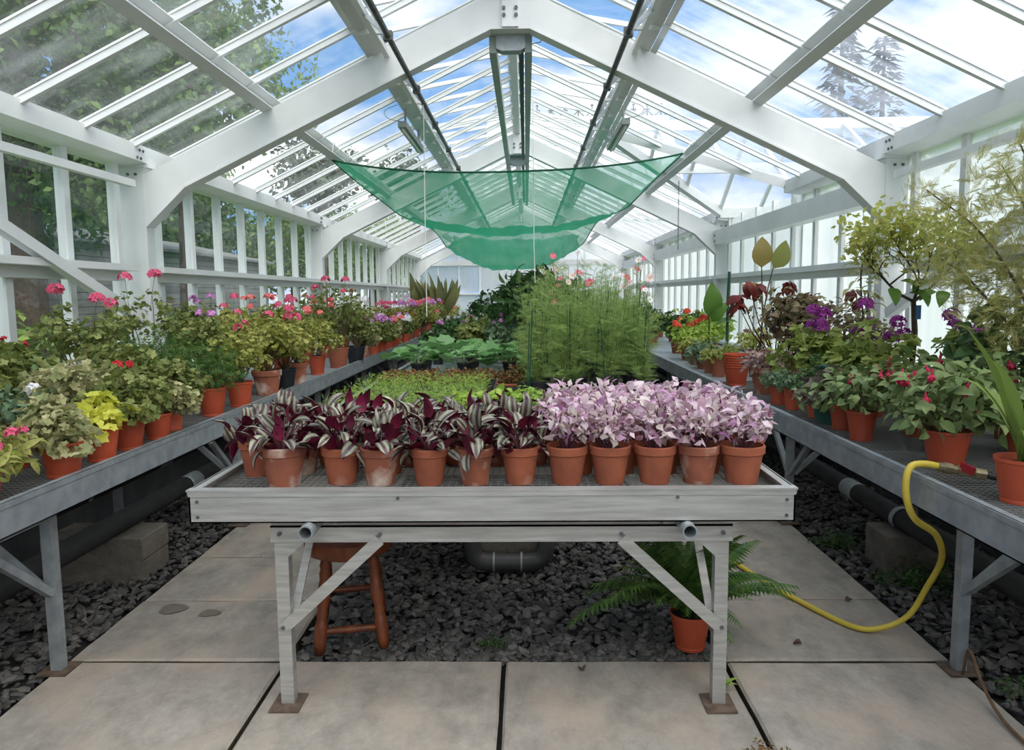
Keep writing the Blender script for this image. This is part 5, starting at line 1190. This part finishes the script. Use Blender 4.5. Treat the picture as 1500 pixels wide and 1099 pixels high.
V, F = place('round', P, g.normal(0, 1, (n, 3)) + [0, 0, .3], g.normal(0, .6, (n, 3)) + [0, 0, 1], .033 * g.uniform(.5, 1.3, n)); q = link('foliage', np_mesh('foliage', [(V, F, 0)], ['g_yel']), ft, loc=(0, 0, .22)); q['kind'] = 'stuff'
for k in range(9): link('leaf', LEAF['rub'][0], ft, mtx=leafm(((-.16 + .05 * k), -.05, .72 + .04 * math.sin(k * 2)), (math.sin(k), -.3, -.4), .12, 0, (0, -.4, 1)))
MB().box(-.0, .03, -.02, -.018, .54, .62).build('hang_tag', 'bluetag', ft)
af = tag(empty('feathery_branch_plant', (2.3, 3.15, TZ)), 'airy straw-coloured feathery plant arching against the whitewashed wall', 'plant')
pm, so = pot_mesh('brown', .26, .24); po = link('pot', pm, af); link('soil', so, po); m = MB(); PP = []
g6 = random.Random(12); curves = [((0, 0, .22), (-.05, .1, .6), (-.12, .35, .95), (-.2, .7, 1.2)), ((0, 0, .22), (.05, 0, .6), (.02, .1, 1.0), (-.05, .25, 1.35)), ((0, 0, .22), (.1, -.1, .6), (.05, -.2, .9), (-.1, -.3, 1.05)), ((0, 0, .22), (-.1, .1, .5), (-.2, .3, .75), (-.22, .5, .85)), ((0, 0, .22), (0, .2, .7), (.1, .4, 1.05), (.1, .6, 1.3))]
for c in curves:
    s_ = spline(c, 8); m.tube(s_, [.009 - .006 * i / len(s_) for i in range(len(s_))], 5, cap=False)
    for p in s_[7:]:
        for _ in range(18): PP.append(p + Vector((g6.gauss(0, .07), g6.gauss(0, .07), g6.gauss(0, .05))))
m.build('stem', 'stem_br', af); n = len(PP); P = np.array([tuple(p) for p in PP]); g = np.random.default_rng(3)
V, F = place(t_feather(7, 10, .014), P, g.normal(0, 1, (n, 3)) + [0, 0, -.1], g.normal(0, .6, (n, 3)) + [0, 0, 1], g.uniform(.06, .12, n)); q = link('foliage', np_mesh('foliage', [(V, F, 0)], ['g_aspar']), af); q['kind'] = 'stuff'
ys = tag(empty('young_sapling', (2.25, 4.85, TZ)), 'thin young sapling tied with blue, narrow leaves, beside magenta geraniums', 'plant'); pm, so = pot_mesh('brown', .18, .17); po = link('pot', pm, ys); link('soil', so, po)
m = MB().tube(spline([(0, 0, .15), (.01, 0, .45), (-.02, 0, .8), (.02, 0, 1.0)], 5), .006, 5); m.build('stem', 'stem_br', ys); MB().tube([(.03, 0, .15), (.03, 0, .7)], .005, 5).build('cane', 'cane', ys); MB().tube([(.01, 0, .42), (.02, 0, .47)], .018, 8).build('blue_tie', 'bluetag', ys)
g = np.random.default_rng(33); n = 120; z = g.uniform(.5, 1.05, n); a = g.uniform(0, 2 * PI, n); P = np.stack([.03 * np.cos(a), .03 * np.sin(a), z], 1) + g.normal(0, .05, (n, 3)); V, F = place('narrow', P, np.stack([np.cos(a), np.sin(a), g.uniform(-.5, .4, n)], 1), np.tile([0, 0, 1.], (n, 1)), g.uniform(.05, .11, n)); q = link('foliage', np_mesh('foliage', [(V, F, 0)], ['g_var']), ys); q['kind'] = 'stuff'

# ------------------------------------------------------------------ floor level: fern, weeds, twig, marks
fe = tag(empty('potted_fern', (.79, 3.08, 0)), 'arching green fern in an orange pot on the gravel under the bench', 'fern'); pm, so = pot_mesh('plastic', .175, .155); po = link('pot', pm, fe); link('soil', so, po)
g = random.Random(77); fr = []
def frond(seed, L_=.5):
    r = random.Random(seed); v = []; f = []; n = 30; a = 1.3; y = z = 0.0; dr = r.uniform(.9, 1.7)
    for i in range(n):
        t = i / n; dy, dz = L_ / n * math.cos(a), L_ / n * math.sin(a); w_ = .055 * math.sin(PI * (.12 + .88 * t)) ** .8 + .006
        k = len(v); v += [(-.0015, y, z), (.0015, y, z), (0, y + dy, z + dz)]; f.append((k, k + 1, k + 2))
        for s in (-1, 1): k = len(v); v += [(0, y, z), (s * w_, y + dy * .9 + .02 * t, z + dz * .3 - w_ * .2), (0, y + dy * .95, z + dz * .95), (s * w_ * .5, y + dy * 1.5, z + dz * .8)]; f += [(k, k + 1, k + 3), (k, k + 3, k + 2)]
        y += dy; z += dz; a -= dr / n
    return np_mesh('frond', [(np.array(v), np.array(f), 0)], ['g_fern'])
FRM = [frond(k, .42 + .05 * (k % 3)) for k in range(4)]
for k in range(46):
    link('frond', FRM[k % 4], fe, mtx=Matrix.Translation((0, 0, .14)) @ Matrix.Rotation(k * 2.4, 4, 'Z') @ Matrix.Rotation(g.uniform(-.5, .3), 4, 'X') @ Matrix.Scale(g.uniform(.75, 1.2), 4))
def weed(x, y, n, size, lab, tpl='narrow', lm='g_seed', z=0.0):
    r = tag(empty('weed', (x, y, z)), lab, 'weed'); lv = TPL[tpl]; g = random.Random(int(x * 100)); me = np_mesh('leaf', [(*lv, 0)], [lm])
    for k in range(n): a = k * 2.4; el = g.uniform(.3, 1.1); link('leaf', me, r, mtx=leafm((0, 0, .002), (math.cos(a) * math.cos(el), math.sin(a) * math.cos(el), math.sin(el)), size * g.uniform(.7, 1.2), 0, (0, 0, 1)))
weed(.845, 2.73, 8, .06, 'tiny green weed sprouting in the slab joint beside the bench leg')
lowg = bush('wd', .09, .2, 420, 'simple', 'g_dark', .028, 801, 'stem', 16, .0)
def groundcover(x, y, s_, lab):
    r = tag(empty('creeping_weed', (x, y, -.01)), lab, 'weed'); q = link('foliage', lowg[0], r, mtx=Matrix.Scale(s_, 4)); q['kind'] = 'stuff'; link('stem', lowg[1], r, mtx=Matrix.Scale(s_, 4))
groundcover(2.12, 3.78, 1.0, 'creeping green weed in gravel in front of the square block'); groundcover(1.95, 4.4, .7, 'small patch of weed on gravel beyond the square block'); groundcover(2.05, 2.7, .8, 'low weed on gravel beside the near bench foot')
groundcover(-.05, 3.1, .35, 'thin weed where the gravel meets the front slabs')
tag(MB().tube(spline([(1.80, 2.83, .01), (1.79, 2.78, .13), (1.775, 2.66, .05), (1.75, 2.5, .012), (1.74, 2.3, .012), (1.755, 2.1, .012)], 6), [.006] * 31, 6).build('dry_twig', 'twig'), 'thin brown twig lying on the slab, propped on the bench foot', 'twig')
def blot(name, x, y, rx, ry, m_, lab, cat, seed):
    r = random.Random(seed); n = 22; v = [(x, y, .0045)]; k = [1 + .1 * math.sin(3 * t + seed) + .05 * math.sin(7 * t) for t in np.linspace(0, 2 * PI, n, endpoint=False)]
    for i in range(n): a = 2 * PI * i / n; v.append((x + rx * k[i] * math.cos(a), y + ry * k[i] * math.sin(a), .0035))
    tag(MB().add(v, [(0, 1 + i, 1 + (i + 1) % n) for i in range(n)]).build(name, m_), lab, cat)
blot('damp_patch', -1.62, 3.47, .065, .06, 'wet', 'darker of two damp patches on the walkway slab', 'stain', 1); blot('damp_patch', -1.42, 3.42, .05, .04, 'wet', 'paler oval damp patch beside the dark one', 'stain', 2); blot('damp_patch', 1.30, 3.87, .06, .045, 'wet', 'smudged damp patch on the slab near the yellow hose', 'stain', 3)
for x, y, a, l in ((.32, 2.86, .3, 'curled dead leaf on the front slab under the bench'), (1.27, 3.09, 1.2, 'dark dead leaf on the slab near the hose'), (1.68, 3.56, 2, 'small dead leaf at the gravel edge by the hose')):
    v, f = t_ovate(.35, .9, .4, 4); tag(link('fallen_leaf', np_mesh('fallen_leaf', [(v, f, 0)], ['deadleaf']), None, mtx=Matrix.Translation((x, y, .004)) @ Matrix.Rotation(a, 4, 'Z') @ Matrix.Scale(.045, 4)), l, 'leaf')
ms = bush('moss', .03, .1, 500, 'simple', 'g_bronze', .016, 820, 'stem_br', 20, .0)
r = tag(empty('moss_tuft', (.86, 2.25, 0)), 'brown moss tuft in the slab joint at the bottom edge', 'moss'); q = link('foliage', ms[0], r); q['kind'] = 'stuff'

# ------------------------------------------------------------------ outside
tag(MB().box(-60, 60, -30, 90, -.35, -.14).build('ground', 'lawn'), 'mown green lawn outside the glass', kind='structure')
def crown(seed, n, R, lm, size, clumps=26, flat=.75):
    g = np.random.default_rng(seed); u = g.normal(0, 1, (clumps, 3)); u /= np.linalg.norm(u, axis=1, keepdims=True); C = u * (R * g.uniform(.35, .85, clumps))[:, None] * [1, 1, flat]; rc = R * g.uniform(.22, .42, clumps)
    i = g.integers(0, clumps, n); w_ = g.normal(0, 1, (n, 3)); w_ /= np.linalg.norm(w_, axis=1, keepdims=True); P = C[i] + w_ * (rc[i] * g.uniform(.3, 1, n) ** .5)[:, None]
    V, F = place('simple', P, g.normal(0, 1, (n, 3)) + [0, 0, -.3], w_ + [0, 0, .6], size * g.uniform(.6, 1.3, n)); return np_mesh('crown', [(V, F, 0)], [lm]), C
def tree(x, y, z, R, n, lm, size, seed, lab, th=.22):
    r = tag(empty('garden_tree', (x, y, -.14)), lab, 'tree', 'trees outside the clear glass side'); me, C = crown(seed, n, R, lm, size); q = link('crown', me, r, loc=(0, 0, z + .14)); q['kind'] = 'stuff'
    m = MB().tube([(0, 0, 0), (.1, 0, z * .5), (0, .1, z)], [th, th * .8, th * .5], 10)
    for c in C[:10]: m.tube([(0, .05, z * .6), Vector((0, 0, z + .14)) + Vector(c) * .4 + Vector((0, 0, .1)), Vector((0, 0, z + .14)) + Vector(c)], [th * .35, th * .25, th * .1], 6, cap=False)
    m.build('trunk', 'bark', r)
tree(-8.3, 12.5, 6.0, 4.6, 36000, 'g_tree', .15, 1, 'great dark tree overhanging the clear roof slope', .35)
tree(-12.5, 5.5, 5.0, 4.4, 22000, 'g_tree', .18, 2, 'broad dark tree to the side of the lawn, nearest the camera', .3)
tree(-9.4, 21.0, 7.4, 3.4, 14000, 'g_tree2', .18, 3, 'lighter green tree above the slatted shed, past the great dark tree', .25)
CR = {k: crown(60 + k, 9000, 5.0, ('g_tree', 'g_tree2')[k % 2], .34)[0] for k in range(2)}
def bigtree(x, y, z, k, s_, lab):
    r = tag(empty('garden_tree', (x, y, -.14)), lab, 'tree', 'trees outside the clear glass side'); q = link('crown', CR[k], r, mtx=Matrix.Translation((0, 0, z)) @ Matrix.Scale(s_, 4)); q['kind'] = 'stuff'; MB().tube([(0, 0, 0), (.1, 0, z)], [.3, .2], 10).build('trunk', 'bark', r)
for k, (x, y, z, s_, l) in enumerate(((-19, 18, 5, 1.0, 'dark tree behind the shed, nearest part of the tree belt'), (-20, 27, 5.5, 1.15, 'bright green tree behind the shed, second in the belt'), (-18, 36, 5, 1.1, 'dark tree past the end of the shed'), (-12.5, 41, 4, .8, 'lighter tree beyond the shed end, seen between the far panes'), (-22, 45, 6, 1.3, 'tall dark tree at the back of the belt'), (-10.5, 52, 4.5, .9, 'distant tree near the far gable line'))): bigtree(x, y, z, k % 2, s_, l)
def conifer(x, y, h, R, n, seed, lab, grp):
    r = tag(empty('conifer', (x, y, -.14)), lab, 'tree', grp); g = np.random.default_rng(seed); t = g.uniform(.12, 1, n); a = g.uniform(0, 2 * PI, n); q = R * (1 - t) * g.uniform(.3, 1, n) * (.75 + .4 * np.sin(t * 60)) + .05
    P = np.stack([q * np.cos(a), q * np.sin(a), t * h], 1); V, F = place('simplen', P, np.stack([np.cos(a), np.sin(a), np.full(n, -.1)], 1), np.tile([0, 0, 1.], (n, 1)), .5 * g.uniform(.6, 1.2, n)); o = link('crown', np_mesh('crown', [(V, F, 0)], ['g_con']), r); o['kind'] = 'stuff'
    MB().tube([(0, 0, 0), (0, 0, h)], [.22, .04], 8).build('trunk', 'bark', r)
tree(-9.6, 36, 7.0, 2.2, 2600, 'g_con', .3, 6, 'sparse grey topped tree seen through the clear roof', .2)
tree(-5.6, 40, 7.4, 2.6, 2600, 'g_con', .3, 7, 'sparse far tree beside the ridge, seen through the roof', .2)
for k, (x, y, h) in enumerate(((9, 22, 9.5), (13, 19, 10.5), (15, 15, 9.6), (19, 17, 11.5), (12, 26, 10), (24, 20, 12))):
    conifer(x, y, h, 1.9, 900, 40 + k, 'pointed conifer behind the whitewashed glass, a dim shape through the roof', 'conifers outside the whitewashed side')
# shrubs by the lawn
hb = bush('hedge', 1.0, 1.0, 2600, 'ovate', 'g_tree', .16, 830, 'stem_br', 26, .0); hb2 = bush('hedge2', 1.2, 1.1, 2600, 'simple', 'g_tree2', .18, 831, 'stem_br', 26, .0)
for k, (x, y, s_, l) in enumerate(((-6.2, 10.4, .8, 'leafy bush on the lawn edge seen through the lower panes'), (-8.4, 10.6, 1.2, 'rounded bush behind the lawn, before the shed'), (-9.5, 8.0, 1.5, 'large bush at the lawn side nearest the camera'), (-7.6, 14.2, 1.1, 'bush beyond the first post against the shed'), (-7.8, 17.5, 1.0, 'small bush at the shed foot beyond the second window'), (-6.6, 20.5, 1.1, 'bush toward the far end of the shed'))):
    r = tag(empty('garden_bush', (x, y, -.16)), l, 'bush'); b_ = (hb, hb2)[k % 2]; q = link('foliage', b_[0], r, mtx=Matrix.Scale(s_, 4)); q['kind'] = 'stuff'; link('stem', b_[1], r, mtx=Matrix.Scale(s_, 4))
# grey slatted outbuilding
ob = tag(empty('slatted_shed', (-10.2, 0, -.14)), 'long grey outbuilding clad in horizontal boards beyond the lawn', 'shed')
for k in range(17): MB().box(-.03 - .012 * (k % 2), .03, 9.5, 30, .1 + .17 * k, .1 + .17 * k + .155).build('board', 'fence', ob)
MB().box(-3, -.06, 9.55, 29.9, 0, 2.95).build('shed_body', 'darkwall', ob)
MB().add([(.25, 9.3, 2.95), (.25, 30.2, 2.95), (-3.2, 30.2, 3.7), (-3.2, 9.3, 3.7), (.25, 9.3, 3.02), (.25, 30.2, 3.02), (-3.2, 30.2, 3.77), (-3.2, 9.3, 3.77)], [(3, 2, 1, 0), (4, 5, 6, 7), (0, 1, 5, 4), (1, 2, 6, 5), (2, 3, 7, 6), (3, 0, 4, 7)]).build('roof_sheet', 'fence', ob)
# taller palm house beyond the gable, with ridge cresting
ph = tag(empty('palm_house', (1.9, 26, -.14)), 'taller white glasshouse beyond the gable, its ridge trimmed with iron cresting', 'glasshouse')
w_ = 3.0
MB().box(-w_, w_, -3.6, 3.6, 0, 3.9).build('house_body', 'palmglass', ph)
for s in (-1, 1): MB().add([(-w_, s * 3.7, 3.9), (w_, s * 3.7, 3.9), (w_, 0, 7.45), (-w_, 0, 7.45), (-w_, s * 3.7, 3.8), (w_, s * 3.7, 3.8), (w_, 0, 7.35), (-w_, 0, 7.35)], [(0, 1, 2, 3), (7, 6, 5, 4), (0, 4, 5, 1), (1, 5, 6, 2), (2, 6, 7, 3), (3, 7, 4, 0)]).build('roof_slope', 'palmglass', ph)
for k in range(13): x = -w_ + .5 * k; MB().bar((x, -3.72, 3.93), (x, 0, 7.48), .06, .06).build('glazing_bar', 'white', ph)
MB().box(-w_, w_, -.06, .06, 7.42, 7.56).build('ridge_bar', 'white', ph)
m = MB()
m.box(-.02, .02, -.015, .015, 0, .42); m.box(-.1, .1, -.015, .015, .2, .25); m.box(-.05, .05, -.015, .015, .36, .4); m.bar((-.2, 0, .02), (0, 0, .2), .03, .03); m.bar((.2, 0, .02), (0, 0, .2), .03, .03)
me = m.mesh('cresting', 'fence')
for k in range(13): link('cresting', me, ph, loc=(-w_ + .25 + .46 * k, 0, 7.55))
